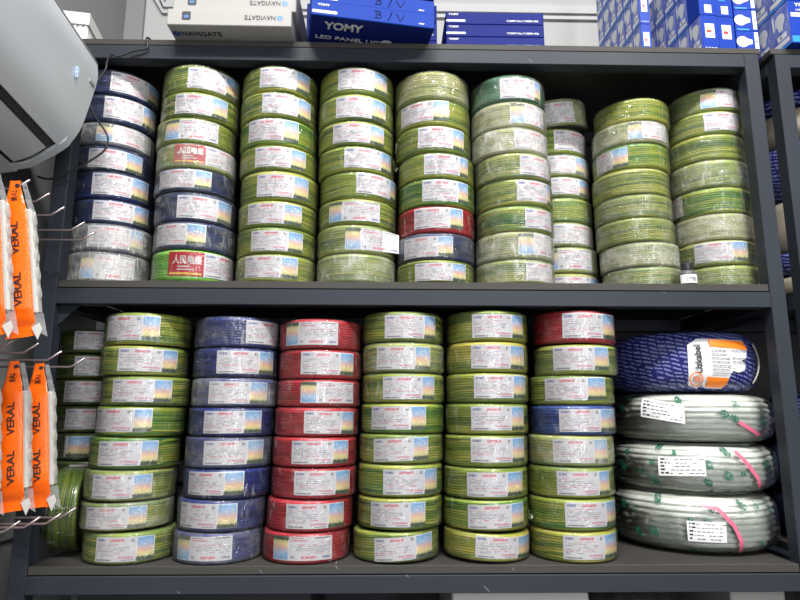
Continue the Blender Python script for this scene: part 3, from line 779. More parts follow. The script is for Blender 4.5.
# ------------------------------------------------------------------ big cable coils on the right of the lower shelf
def big_coil(name, lab, loc, R, h, kind, seed, rot=(0, 0, 0), group=None):
    o = thing(name, lab, 'cable coil', loc, rot, group)
    a_, b_ = .085, h / 2
    nr = 11
    prof = []
    n = 220 if kind == 'white' else 84
    dense = []
    for k in range(2401):
        t = 2 * PI * k / 2400; c, q = math.cos(t), math.sin(t)
        dense.append((R - a_ + a_ * math.copysign(abs(c) ** .6, c), b_ + b_ * math.copysign(abs(q) ** .6, q)))
    acc = [0.]
    for k in range(2400): acc.append(acc[-1] + math.dist(dense[k], dense[k + 1]))
    j = 0
    for k in range(n):
        while acc[j + 1] < acc[-1] * k / n: j += 1
        prof.append(dense[j])
    def fn(a, r, z, i):
        ca, sa = math.cos(a), math.sin(a)
        q = mn.noise(Vector((ca * 1.5 + seed, sa * 1.5, z * 9))) * .006 + mn.noise(Vector((ca * 4 + seed, sa * 4, z * 20))) * .0025
        if kind == 'white':
            w = mn.noise(Vector((ca * 1.2, sa * 1.2 + seed, z * 6))) * .006
            q -= .0075 * (1 - abs(math.sin(PI * ((z + w) * 70 + i * .0)))) * (1 if 0.01 < z < h - .01 else .3)
        else:
            q += 0.
        d = min(1, min(z, h - z) / .01 + .2)
        return r + (q - .006) * d, min(max(z, 0), h)
    mb = MB(); mb.lathe(prof, 140, fn)
    body = link('winding' if kind == 'white' else 'woven_wrap', mb.mesh('winding', WHITE_WIRE if kind == 'white' else WOVEN if kind == 'woven' else BEIGE, True), o)
    def surf(ph, z, lift):
        t = (z - b_) / b_; x = a_ * (max(0, 1 - abs(t) ** (2 / .6))) ** .3
        r = R - a_ + x + lift
        if kind == 'woven': r = fn(ph, r, z, 0)[0]
        return (r * math.sin(ph), -r * math.cos(ph), z)
    if kind == 'white':
        mb = MB(); pf = []
        for k in range(36):
            t = 2 * PI * k / 36; c, s = math.cos(t), math.sin(t)
            pf.append((R - a_ + (a_ + .001) * math.copysign(abs(c) ** .6, c), b_ + (b_ - .0005) * math.copysign(abs(s) ** .6, s)))
        def f2(a, r, z, i):
            ca, sa = math.cos(a), math.sin(a)
            q = mn.noise(Vector((ca * 5 + seed, sa * 5, z * 20))) * .003 + mn.noise(Vector((ca * 18, sa * 18 + seed, z * 50))) * .0012
            return r + q + .001, z
        mb.lathe(pf, 140, f2); link('film_wrap', mb.mesh('film_wrap', BAGFILM, True), o)
    return o, surf
def surf_grid(surf, ph0, ph1, z0, z1, lift, nu=10, nv=6, skew=0.):
    b = MB(); b.grid(nu, nv, lambda u, v: surf(ph0 + (ph1 - ph0) * u, z0 + (z1 - z0) * v + skew * (u - .5), lift)); return b
BX, BY, BR = .757, .262, .209
WL = [('white wrapped cable coil at the bottom of the right-hand pile', .0205, .142, 1), ('white wrapped cable coil in the middle of the right-hand pile', .1632, .118, 2),
      ('white wrapped cable coil with long pink tape, directly under the blue coil', .2850, .121, 3)]
TRACK = {1: [(-.30, .118), (-.14, .112), (.01, .074), (.08, .04), (.10, .012)], 2: [(.08, .103), (.21, .068), (.31, .042), (.38, .016)], 3: [(.10, .052), (.26, .034), (.40, .020), (.6, .045), (.84, .08)]}
LABP = {1: (-.48, -.08, .036, .083), 2: (-.78, -.28, .043, .089), 3: (-.98, -.48, .053, .101)}
for (lab, z, h, k) in WL:
    o, sf = big_coil('cable_coil', lab, (BX + (0, -.008, .002, .008)[k], BY, z), BR, h, 'white', k * 3.7, (0, (0, .0, .0, .014)[k], 0), 'white cable coils')
    p0, p1, z0, z1 = LABP[k]
    b = surf_grid(sf, p0, p1, z0, z1, .0075, skew={1: 0., 2: .004, 3: -.016}[k])
    l = link('label', b.mesh('label', WHITE_PRINT, True), o)
    b = MB(); rr = random.Random(k)
    sk = {1: 0., 2: .004, 3: -.016}[k]
    for row in range(5):
        u = .06
        while u < .92:
            w = rr.uniform(.03, .10)
            if rr.random() < .72 or u < .1:
                v0 = .84 - row * .18
                hgt = .08 if u < .16 else .032
                b.grid(2, 1, lambda a, c: sf(p0 + (p1 - p0) * (u + w * a), z0 + (z1 - z0) * (v0 + hgt * c) + sk * (u + w * a - .5), .0080))
            u += w + .03
    link('print', b.mesh('print', BLACK_PRINT), l)
    tr = TRACK[k]
    b = MB(); n = 24
    def tp(t):
        q = t * (len(tr) - 1); i = min(int(q), len(tr) - 2); f = q - i
        return tr[i][0] + (tr[i + 1][0] - tr[i][0]) * f, tr[i][1] + (tr[i + 1][1] - tr[i][1]) * f
    b.grid(n, 1, lambda u, v: sf(tp(u)[0] + (v - .5) * .035, tp(u)[1] + (v - .5) * .006, .008))
    link('pink_tape', b.mesh('pink_tape', PINK, True), o)
zb = .4125
o, sf = big_coil('cable_coil', 'dark blue woven-wrapped cable coil with torn white and orange tag, on top of white coils', (.752, .262, zb), .206, .155, 'woven', 9.1, (0, 0, 0))
# torn tag
def tag_poly(pts, lift, name, mat, parent, sub=3):
    """outline in (phi, z) laid on the coil, fanned from its middle and refined"""
    cx = sum(p[0] for p in pts) / len(pts); cz = sum(p[1] for p in pts) / len(pts)
    b = MB(); ring = []
    for i, p in enumerate(pts):
        q = pts[(i + 1) % len(pts)]
        for k in range(4): ring.append((p[0] + (q[0] - p[0]) * k / 4, p[1] + (q[1] - p[1]) * k / 4))
    vs = []; n = len(ring)
    for s in range(sub + 1):
        f = s / sub
        for p in ring: vs.append(sf(cx + (p[0] - cx) * f, cz + (p[1] - cz) * f, lift))
    fs = []
    for s in range(sub):
        for i in range(n):
            j = (i + 1) % n; fs.append((s * n + i, s * n + j, (s + 1) * n + j, (s + 1) * n + i))
    b.add(vs, fs); return link(name, b.mesh(name, mat, True), parent)
def A(x): return x          # phi of a tag corner
tagw = tag_poly([(-.34, .014), (-.22, .006), (-.19, .024), (-.165, .014), (-.13, .008), (.13, .006), (.19, .042), (.25, .056), (.30, .046), (.41, .052), (.44, .064), (.37, .076), (.455, .083), (.485, .112), (.46, .129),
                 (-.2, .132), (-.325, .116)], .0030, 'tag', WHITE_PRINT, o)
tag_poly([(-.12, .010), (.13, .008), (.165, .032), (-.12, .035)], .0046, 'orange_band', ORANGE_PRINT, tagw)
tag_poly([(-.06, .111), (.48, .104), (.455, .127), (-.06, .130)], .0046, 'orange_band', ORANGE_PRINT, tagw)
def bent_on_tag(me, ph, z, w, h, rotate, mat, name):
    me = me.copy(); xs = [v.co.x for v in me.vertices]; ys = [v.co.y for v in me.vertices]
    x0, x1, y0, y1 = min(xs), max(xs), min(ys), max(ys)
    for v in me.vertices:
        a = (v.co.x - x0) / (x1 - x0) - .5; c = (v.co.y - y0) / (y1 - y0) - .5
        if rotate: a, c = -c, a
        v.co = sf(ph + a * w, z + c * h, .0058)
    me.materials.clear(); me.materials.append(mat); return link(name, me, tagw)
bent_on_tag(text_mesh('Uzkabel', BLACK_PRINT, .02), -.215, .080, .085, .072, True, BLACK_PRINT, 'lettering')
b = MB(); cph, cz = -.245, .0285
b.grid(28, 1, lambda u, v: sf(cph + (.068 + .012 * v) * math.cos(2 * PI * u), cz + (.0150 + .0026 * v) * math.sin(2 * PI * u), .0058))
for k in range(3):
    xx = cph - .032 + k * .026
    for sgn in (1, -1): b.grid(2, 1, lambda u, v: sf(xx + .018 * u + .014 * v, cz + sgn * (.0075 - .0075 * u), .0058))
link('emblem', b.mesh('emblem', ORANGE_PRINT), tagw)
b = MB(); rr = random.Random(5)
for row in range(7):
    for (u0, u1) in ((-.05, .17), (.22, .42)):
        u = u0; zt = .100 - row * .0095
        if u1 > .2 and row > 3: continue
        while u < u1 - .02:
            w = rr.uniform(.02, .05)
            b.grid(2, 1, lambda a, c: sf(u + w * a, zt - (u - u0) * .008 + .0032 * c, .0058)); u += w + .008
        if row in (1, 4): break
link('print', b.mesh('print', GREY_PRINT), tagw)
bent_on_tag(text_mesh('CAT5', BLACK_PRINT), .12, .1275, .2, .008, False, plain('dim_orange_print', (.45, .09, .01)), 'print') if False else None
b = MB(); b.tube([sf(.62 + .1 * math.sin(t * 3), .02 + .1 * t, .006) for t in [k / 10 for k in range(11)]], .0022)
link('tie_cord', b.mesh('tie_cord', plain('pale_cord', (.55, .53, .42)), True), o)

# coils stored in the next rack
zz = .6725
for k, (kd, h, lab) in enumerate((('beige', .062, 'beige cable coil at the bottom of the stack in the next rack'), ('woven', .07, 'low blue woven-wrapped coil in the next rack'),
                             ('beige', .150, 'tall beige cable coil between two blue coils in the next rack'), ('woven', .165, 'thick blue woven-wrapped coil in the next rack'),
                             ('beige', .094, 'beige cable coil near the top of the stack in the next rack'), ('woven', .05, 'blue woven-wrapped coil topmost in the next rack'))):
    big_coil('cable_coil', lab, (1.212, .25, zz), .205, h, kd, k * 2.2 + 20, group='coils in the next rack'); zz += h + .0006
zz = .0205
for k, h in enumerate((.13, .13, .13)):
    big_coil('cable_coil', ['dark blue coil lowest in the next rack, lower bay', 'dark blue coil in the middle of the next rack, lower bay', 'dark blue coil topmost in the next rack, lower bay'][k],
             (1.22, .26, zz), .205, h, 'woven', k * 3. + 50, group='coils in the next rack'); zz += h + .0006

# ------------------------------------------------------------------ things on top of the rack
ZT = LEV[3] + .0190
def carton(name, lab, cat, loc, size, mat, rot=0., group=None, bev=.0018):
    o = thing(name, lab, cat, loc, (0, 0, rot), group); w, d, h = size
    b = MB(); b.bbox(-w / 2, w / 2, 0, d, 0, h, bev)
    o2 = b.mesh('carton', mat); o3 = bpy.data.objects.new(name, o2)
    body = link('carton', o2, o); return o
X_, Y_, Z_ = (1, 0, 0), (0, 1, 0), (0, 0, 1)
NX, NY, NZ = (-1, 0, 0), (0, -1, 0), (0, 0, -1)
zn = ZT
for k in range(3):
    o = carton('cardboard_box', ['white box with upside-down dark lettering, lowest of its stack on the rack', 'white box with upside-down dark lettering, second of its stack on the rack',
                        'white box topmost of the stack on the rack, cut off by the frame'][k], 'box', ((-.478, -.468, -.47)[k], -.0585 + .006 * k, zn), (.312, .30, .0455), CARTON, .004, 'white boxes on the rack')
    for p in ((.077, 0, .023),):
        lettering('NAVIGATE', BLACK_PRINT, o, p, NX, NZ, .0125, .078, .012)
    b = MB(); n = 24
    b.grid(n, 1, lambda u, v: (.127 + (.0015 + .0065 * v) * math.cos(2 * PI * u), -.0006, .023 + (.0012 + .0062 * v) * math.sin(2 * PI * u)))
    link('emblem', b.mesh('emblem', STEEL_BLUE_PRINT), o)
    patch(o, 'sticker', BLACK_PRINT, (-.108, 0, .0255), X_, Z_, .022, .024, .004)
    b = MB()
    for q in range(3): b.box(-.114 + q * .0045, -.111 + q * .0045, -.0012, -.0006, .019, .026 + .002 * (q % 2))
    link('print', b.mesh('print', STEEL_BLUE_PRINT), o)
    if k == 0:
        lettering('NAVIGATE', BLACK_PRINT, o, (-.078, .036, 0), X_, NY, .018, .102, .015)
        b = MB(); b.grid(n, 1, lambda u, v: (-.142 + (.002 + .008 * v) * math.cos(2 * PI * u), .036 + (.002 + .008 * v) * math.sin(2 * PI * u), -.0006))
        link('emblem', b.mesh('emblem', NAVY_PRINT), o)
        b = MB(); u = -.14; rr = random.Random(2)
        while u < -.01:
            w = rr.uniform(.006, .016); b.box(u, u + w, .0525, .0555, -.0006, -.0002); u += w + .004
        link('print', b.mesh('print', GREY_PRINT), o)
    zn += .0459
# blue light boxes
zn = ZT; YAW = .165
for k in range(4):
    o = carton('light_panel_box', ['blue lamp box with big silver lettering underneath, lowest of its stack', 'blue lamp box with handwriting, second of its stack above the lowest',
                        'blue lamp box third in the tilted stack on the rack', 'blue lamp box topmost of the tilted stack on the rack'][k], 'box', (-.112, -.0835 + .004 * (k % 2), zn), (.312, .30, .0405), BLUEBOX, YAW, 'large blue lamp boxes')
    lettering('YOMY', WHITE_PRINT, o, (-.125, 0, .029), X_, Z_, .0062, .03, .02)
    patch(o, 'pill_mark', WHITE_PRINT, (-.122, 0, .0105), X_, Z_, .062, .0075, .0036)
    lettering('NEW', WHITE_PRINT, o, (.122, 0, .009), X_, Z_, .0045, .014, .02)
    b = MB()                              # pen writing B / V
    def pen(pts, w=.0011): b.tube([(px, -.0004, pz) for px, pz in pts], w, 5)
    pen([(.006, .030), (.006, .011)]); pen([(.001, .030), (.016, .029), (.018, .025), (.009, .021), (.019, .018), (.018, .012), (.002, .011)])
    pen([(.036, .007), (.046, .031)]); pen([(.057, .028), (.066, .012), (.068, .010), (.078, .028)])
    link('handwriting', b.mesh('handwriting', PEN), o)
    if k == 0:
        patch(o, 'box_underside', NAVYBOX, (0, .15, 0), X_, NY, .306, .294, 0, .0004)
        lettering('YOMY', SILVER_PRINT, o, (-.072, .036, -.0006), X_, NY, .030, .098, .03)
        lettering('LED PANEL LIGHT', SILVER_PRINT, o, (-.040, .085, -.0006), X_, NY, .014, .20, .012)
        patch(o, 'round_mark', SILVER_PRINT, (.045, .082, -.0004), X_, NY, .028, .022, .0105)
    zn += .0409
zn = ZT
for k in range(5):
    o = carton('light_panel_box', 'dark blue lamp box set back behind the tilted blue stack, ' + ['lowest', 'second from below', 'middle', 'second from top', 'topmost'][k], 'box', (-.128, .272, zn), (.41, .215, .062), NAVYBOX, 0, 'set-back dark blue boxes')
    lettering('YOMY', WHITE_PRINT, o, (.185, 0, .02), X_, Z_, .005, .02, .02)
    zn += .0624
zn = ZT
for k in range(3):
    o = carton('light_panel_box', 'flat navy lamp box with small white lettering, ' + ['lowest', 'middle', 'topmost'][k] + ' of three on the rack', 'box', (.2125, .026, zn), (.266, .25, .0366), NAVYBOX, -.004, 'flat navy lamp boxes')
    lettering('YOMY', WHITE_PRINT, o, (-.112, 0, .029), X_, Z_, .0058, .028, .02)
    patch(o, 'pill_mark', SILVER_PRINT, (-.106, 0, .0105), X_, Z_, .053, .0058, .0028)
    lettering('YOMY-No.Y18EM-40k', WHITE_PRINT, o, (.075, 0, .0105), X_, Z_, .0058, .088, .01)
    zn += .0369

# bulb cartons: one mesh per kind, the picture printed on the faces
def bulb_shape(cx, cy, s, flip=0):
    """outline of a lamp bulb standing on its cap, s = overall height"""
    pts = []
    for k in range(15):
        a = math.radians(-50 + k * 280 / 14); pts.append((cx + .29 * s * math.cos(a), cy + .18 * s + .30 * s * math.sin(a)))
    pts += [(cx - .12 * s, cy - .24 * s), (cx - .11 * s, cy - .30 * s), (cx + .11 * s, cy - .30 * s), (cx + .12 * s, cy - .24 * s)]
    if flip: pts = [(cx - (y - cy), cy + (x - cx)) for x, y in pts]
    return pts
def face_poly(b, face, pts, mi, w, d, h, lift):
    if face == 'L': b.add([(-w / 2 - lift, d - u, v) for u, v in pts], [tuple(range(len(pts)))], mi)       # u runs towards the viewer
    else: b.add([(-w / 2 + u, -lift, v) for u, v in pts], [tuple(range(len(pts)))], mi)
def rect(u0, u1, v0, v1): return [(u0, v0), (u1, v0), (u1, v1), (u0, v1)]
BM = None
def bulb_box_mesh(name, w, d, h, style):
    b = MB(); b.bbox(-w / 2, w / 2, 0, d, 0, h, .001, 0)
    if style in ('end', 'front'):
        face_poly(b, 'L', rect(.0012, d - .0012, .0012, h - .0012), 1, w, d, h, .0002)
        face_poly(b, 'L', bulb_shape(d * .52, h * .6, h * .52), 2, w, d, h, .0005)
        face_poly(b, 'L', [(d * .1, h * .55), (d * .2, h * .60), (d * .2, h * .92), (d * .1, h * .87)], 3, w, d, h, .0005)
        face_poly(b, 'L', rect(d * .3, d * .8, h * .24, h * .36), 3, w, d, h, .0005)
        face_poly(b, 'L', rect(d * .42, d * .55, h * .27, h * .33), 6, w, d, h, .0007)
        face_poly(b, 'L', rect(d * .1, d * .9, h * .10, h * .2), 3, w, d, h, .0005)
        face_poly(b, 'L', rect(.0012, d - .0012, h * .02, h * .06), 4, w, d, h, .0005)
    if style == 'front':
        face_poly(b, 'F', rect(w * .22, w * .78, h * .36, h * .76), 3, w, d, h, .0004)
        face_poly(b, 'F', [(w * .3, h * .5), (w * .55, h * .5), (w * .62, h * .54), (w * .55, h * .58), (w * .3, h * .58)], 5, w, d, h, .0007)
        face_poly(b, 'F', [(w * .3, h * .6), (w * .44, h * .6), (w * .48, h * .63), (w * .44, h * .66), (w * .3, h * .66)], 7, w, d, h, .0007)
        for q in range(4): face_poly(b, 'F', rect(w * (.15 + .19 * q), w * (.27 + .19 * q), h * .07, h * .085), 3, w, d, h, .0004)
    if style == 'back_front':
        face_poly(b, 'F', rect(w * .3, w * .72, h * .07, h * .3), 3, w, d, h, .0004)
        for q in range(5): face_poly(b, 'F', rect(w * (.34 + .075 * q), w * (.37 + .075 * q), h * .1, h * .27), 6, w, d, h, .0007)
        for q in range(5): face_poly(b, 'F', rect(w * .2, w * (.6 + .05 * (q % 3)), h * (.45 + .09 * q), h * (.475 + .09 * q)), 4, w, d, h, .0004)
    if style == 'side_on':
        face_poly(b, 'F', bulb_shape(w * .42, h * .5, h * .88, 1), 2, w, d, h, .0004)
        face_poly(b, 'F', rect(w * .80, w * .97, h * .08, h * .95), 3, w, d, h, .0004)
        face_poly(b, 'F', rect(w * .84, w * .93, h * .42, h * .6), 6, w, d, h, .0007)
        face_poly(b, 'F', rect(w * .06, w * .6, h * .03, h * .1), 4, w, d, h, .0004)
    return b.mesh(name, [BULBBOX, BULBSIDE, BULB_PRINT, WHITE_PRINT, CYAN_PRINT, RED_PRINT, GREY_PRINT, YELLOW_PRINT])
# slim cartons: six deep, four high, one wide
nb = 0
SW, SD, SH = .030, .046, .105
m_end = bulb_box_mesh('bulb_box', SW, SD, SH, 'end'); m_fr = bulb_box_mesh('bulb_box', SW, SD, SH, 'front')
ORD = ['front', 'second', 'third', 'fourth', 'fifth', 'sixth']; ROW = ['bottom', 'second', 'third', 'top']
for r_ in range(4):
    for q in range(6):
        o = thing('bulb_box', 'slim blue bulb carton, %s from the front, %s layer of slim block' % (ORD[q], ROW[r_]) if q else 'slim blue bulb carton with rating label, front of %s layer, slim block' % ROW[r_],
                  'bulb box', (.6395 - q * .0018, .058 + q * (SD + .0006), ZT + r_ * (SH + .0005)), (0, 0, .039), 'slim bulb cartons', m_fr if q == 0 else m_end)
BW, BD, BH = .0478, .054, .105
w_end = bulb_box_mesh('bulb_box', BW, BD, BH, 'end'); w_fr = bulb_box_mesh('bulb_box', BW, BD, BH, 'front'); w_bar = bulb_box_mesh('bulb_box', BW, BD, BH, 'back_front')
ROW3 = ['bottom', 'middle', 'top']
for r_ in range(3):
    for q in range(6):
        o = thing('bulb_box', 'wide blue bulb carton, %s from the front, %s layer of wide block' % (ORD[q], ROW3[r_]) if q else
                  ('wide blue bulb carton with rating label, corner of the bottom layer' if r_ == 0 else 'wide blue bulb carton with barcode, corner of the %s layer' % ROW3[r_]),
                  'bulb box', (.794 - q * .0042, .016 + q * (BD + .0008), ZT + r_ * (BH + .0006)), (0, 0, .078), 'wide bulb cartons', (w_fr if r_ == 0 else w_bar) if q == 0 else w_end)
    thing('bulb_box', 'wide blue bulb carton with rating label, second along the bottom front row' if r_ == 0 else 'wide blue bulb carton with barcode, second along the %s front row' % ROW3[r_],
          'bulb box', (.8435, .022, ZT + r_ * (BH + .0006)), (0, 0, .078), 'wide bulb cartons', w_fr if r_ == 0 else w_bar)
s_on = bulb_box_mesh('bulb_box', .062, .12, .0645, 'side_on')
for r_ in range(4):
    thing('bulb_box', 'blue carton showing a bulb lying sideways, %s in the end column of the rack' % ['lowest', 'second', 'third', 'topmost'][r_], 'bulb box',
          (.9015, .024, ZT + r_ * .065), (0, 0, .02), 'cartons with sideways bulbs', s_on)
# cartons on the next rack
n_end = bulb_box_mesh('bulb_box', .085, .072, .125, 'end')
for r_ in range(2):
    for q in range(2):
        o = thing('bulb_box', ['large bulb carton at the front edge of the next rack', 'large bulb carton second from the front on the next rack', 'large bulb carton stacked at the front of the next rack, upper layer', 'large bulb carton second from the front, upper layer on the next rack'][r_ * 2 + q],
                  'bulb box', (1.030, -.022 + q * .0726, ZT + r_ * .1256), (0, 0, .03), 'bulb cartons on the next rack', n_end)
        if q == 0:
            lettering('YOMY', WHITE_PRINT, o, (.0, 0, .112), X_, Z_, .011, .05, .02)
            patch(o, 'white_band', WHITE_PRINT, (.0, 0, .083), X_, Z_, .075, .012)
            lettering('LED BULB', WHITE_PRINT, o, (0, 0, .097), X_, Z_, .005, .045, .01)
            b = MB(); face_poly(b, 'F', bulb_shape(.055, .05, .07), 0, .085, .07, .12, .0006); link('bulb_picture', b.mesh('bulb_picture', BULB_PRINT), o)
            patch(o, 'cyan_band', CYAN_PRINT, (0, 0, .012), X_, Z_, .081, .018)
thing('bulb_box', 'pale blue carton on the coils in the next rack', 'bulb box', (1.19, .12, zz if False else .6725 + .5955), (0, 0, .05), None, bulb_box_mesh('bulb_box', .16, .1, .0, 'none')) if False else None

# white basket at the left end of the rack top
o = thing('storage_basket', 'white plastic basket on the rack top behind the air conditioner', 'basket', (-.985, .03, ZT), (0, 0, .16))
b = MB()
W, D, H = .19, .16, .115
def wallring(b, x0, x1, y0, y1, z0, z1, t):
    b.box(x0, x1, y0, y0 + t, z0, z1); b.box(x0, x1, y1 - t, y1, z0, z1); b.box(x0, x0 + t, y0 + t, y1 - t, z0, z1); b.box(x1 - t, x1, y0 + t, y1 - t, z0, z1)
b.box(-W / 2 + .1 - .04, W / 2 + .04 - .04 + .0, 0, D, 0, .004)
basket_x0, basket_x1 = -.02, .10
b = MB(); b.box(basket_x0, basket_x1, 0, D, 0, .004)
for k in range(9):
    x = basket_x0 + .004 + k * (basket_x1 - basket_x0 - .012) / 8
    b.box(x, x + .006, 0, .004, .004, .07); b.box(x, x + .006, D - .004, D, .004, .07)
for k in range(11):
    y = .004 + k * (D - .014) / 10
    b.box(basket_x0, basket_x0 + .004, y, y + .006, .004, .07); b.box(basket_x1 - .004, basket_x1, y, y + .006, .004, .07)
wallring(b, basket_x0 + .003, basket_x1 - .003, .003, D - .003, .004, .07, .002)
link('basket_body', b.mesh('basket_body', BASKET), o)
b = MB(); wallring(b, basket_x0 - .004, basket_x1 + .004, -.004, D + .004, .066, .1, .006)
link('rim', b.mesh('rim', BASKET), o)

# ------------------------------------------------------------------ air conditioner
o = thing('air_conditioner', 'large white wall air conditioner with a lit blue digit', 'air conditioner', (-1.029, -.135, .893), (-.14, 0, 0))
PR = [(0, .0), (.055, -.006), (.145, .008), (.20, .045), (.223, .066), (.243, .118), (.252, .19), (.258, .257), (.250, .298), (.236, .312), (.0, .312)]
L = .85
for (ya, yb) in ((-.02, 0.), (-L, -L + .02)):
    b = MB(); b.prism([(x, z) for x, z in PR][::-1], 'y', ya, yb); sharp(link('end_cap', b.mesh('end_cap', AC_WHITE), o), 30)
b = MB(); b.box(-.001, .004, -L + .05, -.05, .05, .26); link('mounting_plate', b.mesh('mounting_plate', FRAME), o)
inner = [(.0, .006), (.055, .0), (.14, .014), (.194, .05), (.214, .07), (.234, .12), (.243, .19), (.249, .256), (.242, .294), (.23, .306), (.0, .306)]
b = MB(); b.prism(inner[::-1], 'y', -L + .02, -.02); link('dark_core', b.mesh('dark_core', AC_DARK), o)
def shell(name, pts, y0, y1, mat, th=.008):
    b = MB(); k = len(pts); inn = []
    for i, p in enumerate(pts):
        q0 = Vector(pts[max(i - 1, 0)]); q1 = Vector(pts[min(i + 1, k - 1)]); t = (q1 - q0).normalized(); nrm = Vector((-t.y, t.x))
        inn.append((p[0] + nrm.x * th, p[1] + nrm.y * th))
    b.prism((pts + inn[::-1])[::-1], 'y', y0, y1); ob = link(name, b.mesh(name, mat), o); sharp(ob, 30); return ob
def smooth_pts(pts, n=4):
    out = []
    P = [pts[0]] + pts + [pts[-1]]
    for i in range(1, len(P) - 2):
        for k in range(n):
            t = k / n; a, b2, c, d = (Vector(P[i - 1]), Vector(P[i]), Vector(P[i + 1]), Vector(P[i + 2]))
            q = .5 * ((2 * b2) + (c - a) * t + (2 * a - 5 * b2 + 4 * c - d) * t * t + (3 * b2 - a - 3 * c + d) * t ** 3); out.append((q.x, q.y))
    out.append(pts[-1]); return out
shell('front_panel', smooth_pts([(.210, .054), (.231, .086), (.244, .125), (.253, .19), (.2585, .25), (.252, .292)]), -L + .0, .001, AC_WHITE)
shell('top_grille', [(.253, .294), (.244, .309), (.235, .314)], -L, .001, AC_GREY, .01)
shell('louver', smooth_pts([(.130, .003), (.165, .017), (.194, .040)]), -L + .03, -.035, AC_WHITE, .006)
shell('bottom_cover', smooth_pts([(.0, -.001), (.06, -.007), (.118, .000)]), -L + .0, .001, AC_WHITE, .006)
lettering('8', DISPLAY, o, (.2575, -.083, .205), Y_, (-.02, 0, 1), .026, .0135, 0., name='display_digit')
b = MB(); rr = random.Random(4)
for k in range(4): b.box(.2555, .2600, -.028 + k * .0055, -.0245 + k * .0055, .222, .232 - .003 * (k % 2))
link('small_mark', b.mesh('small_mark', GREY_PRINT), o)

# black cable hanging at the left
pts = [(-.700, .06, ZT + .004), (-.702, .01, ZT + .004), (-.704, -.006, 1.312), (-.700, -.008, 1.285), (-.735, -.010, 1.273), (-.769, -.012, 1.257), (-.785, -.012, 1.262), (-.797, -.010, 1.245), (-.800, -.009, 1.22),
       (-.815, -.012, 1.19), (-.83, -.02, 1.14), (-.815, -.02, 1.095), (-.786, -.018, 1.055), (-.774, -.016, 1.031), (-.776, -.016, 1.005), (-.79, -.018, .985), (-.815, -.02, .965), (-.852, -.02, .941), (-.90, -.02, .92), (-.94, -.01, .93)]
def spline(pts, n=6):
    out = []; P = [pts[0]] + pts + [pts[-1]]
    for i in range(1, len(P) - 2):
        for k in range(n):
            t = k / n; a, b2, c, d = [Vector(P[i + j]) for j in (-1, 0, 1, 2)]
            out.append(.5 * ((2 * b2) + (c - a) * t + (2 * a - 5 * b2 + 4 * c - d) * t * t + (3 * b2 - a - 3 * c + d) * t ** 3))
    out.append(Vector(pts[-1])); return out
b = MB(); b.tube(spline(pts), .0026)
thing('power_cable', 'thin black cable drooping over the left end of the rack', 'cable', me=b.mesh('power_cable', CABLE, True))
# ------------------------------------------------------------------ wall hooks and hanging packs
HK = [((-.814, -.24, .831), 'top row, first from the front'), ((-.800, -.19, .821), 'top row, second'), ((-.790, -.145, .806), 'top row, third'), ((-.769, -.095, .787), 'top row, fourth'), ((-.761, -.06, .774), 'top row, rearmost'),
      ((-.812, -.22, .507), 'middle row, first from the front'), ((-.800, -.17, .500), 'middle row, second'), ((-.780, -.115, .489), 'middle row, third'), ((-.754, -.065, .478), 'middle row, rearmost'),
      ((-.781, -.20, .152), 'bottom row, first from the front'), ((-.768, -.155, .152), 'bottom row, second'), ((-.750, -.11, .151), 'bottom row, third'), ((-.743, -.065, .156), 'bottom row, rearmost')]
for (tip, lab) in HK:
    o = thing('mounted_hook', 'wire display hook on the left wall, ' + lab, 'hook', (-1.029, tip[1], tip[2] - .02), group='display hooks')
    b = MB(); lx = tip[0] + 1.029
    b.tube([(.0, 0, .0), (lx - .034, 0, .0), (lx - .028, 0, .001), (lx, 0, .02)], .0024, 8); link('rod', b.mesh('rod', ROD, True), o)
    b = MB(); b.bbox(-.0005, .004, -.012, .012, -.02, .02, .001); link('mounting_plate', b.mesh('mounting_plate', FRAME), o)
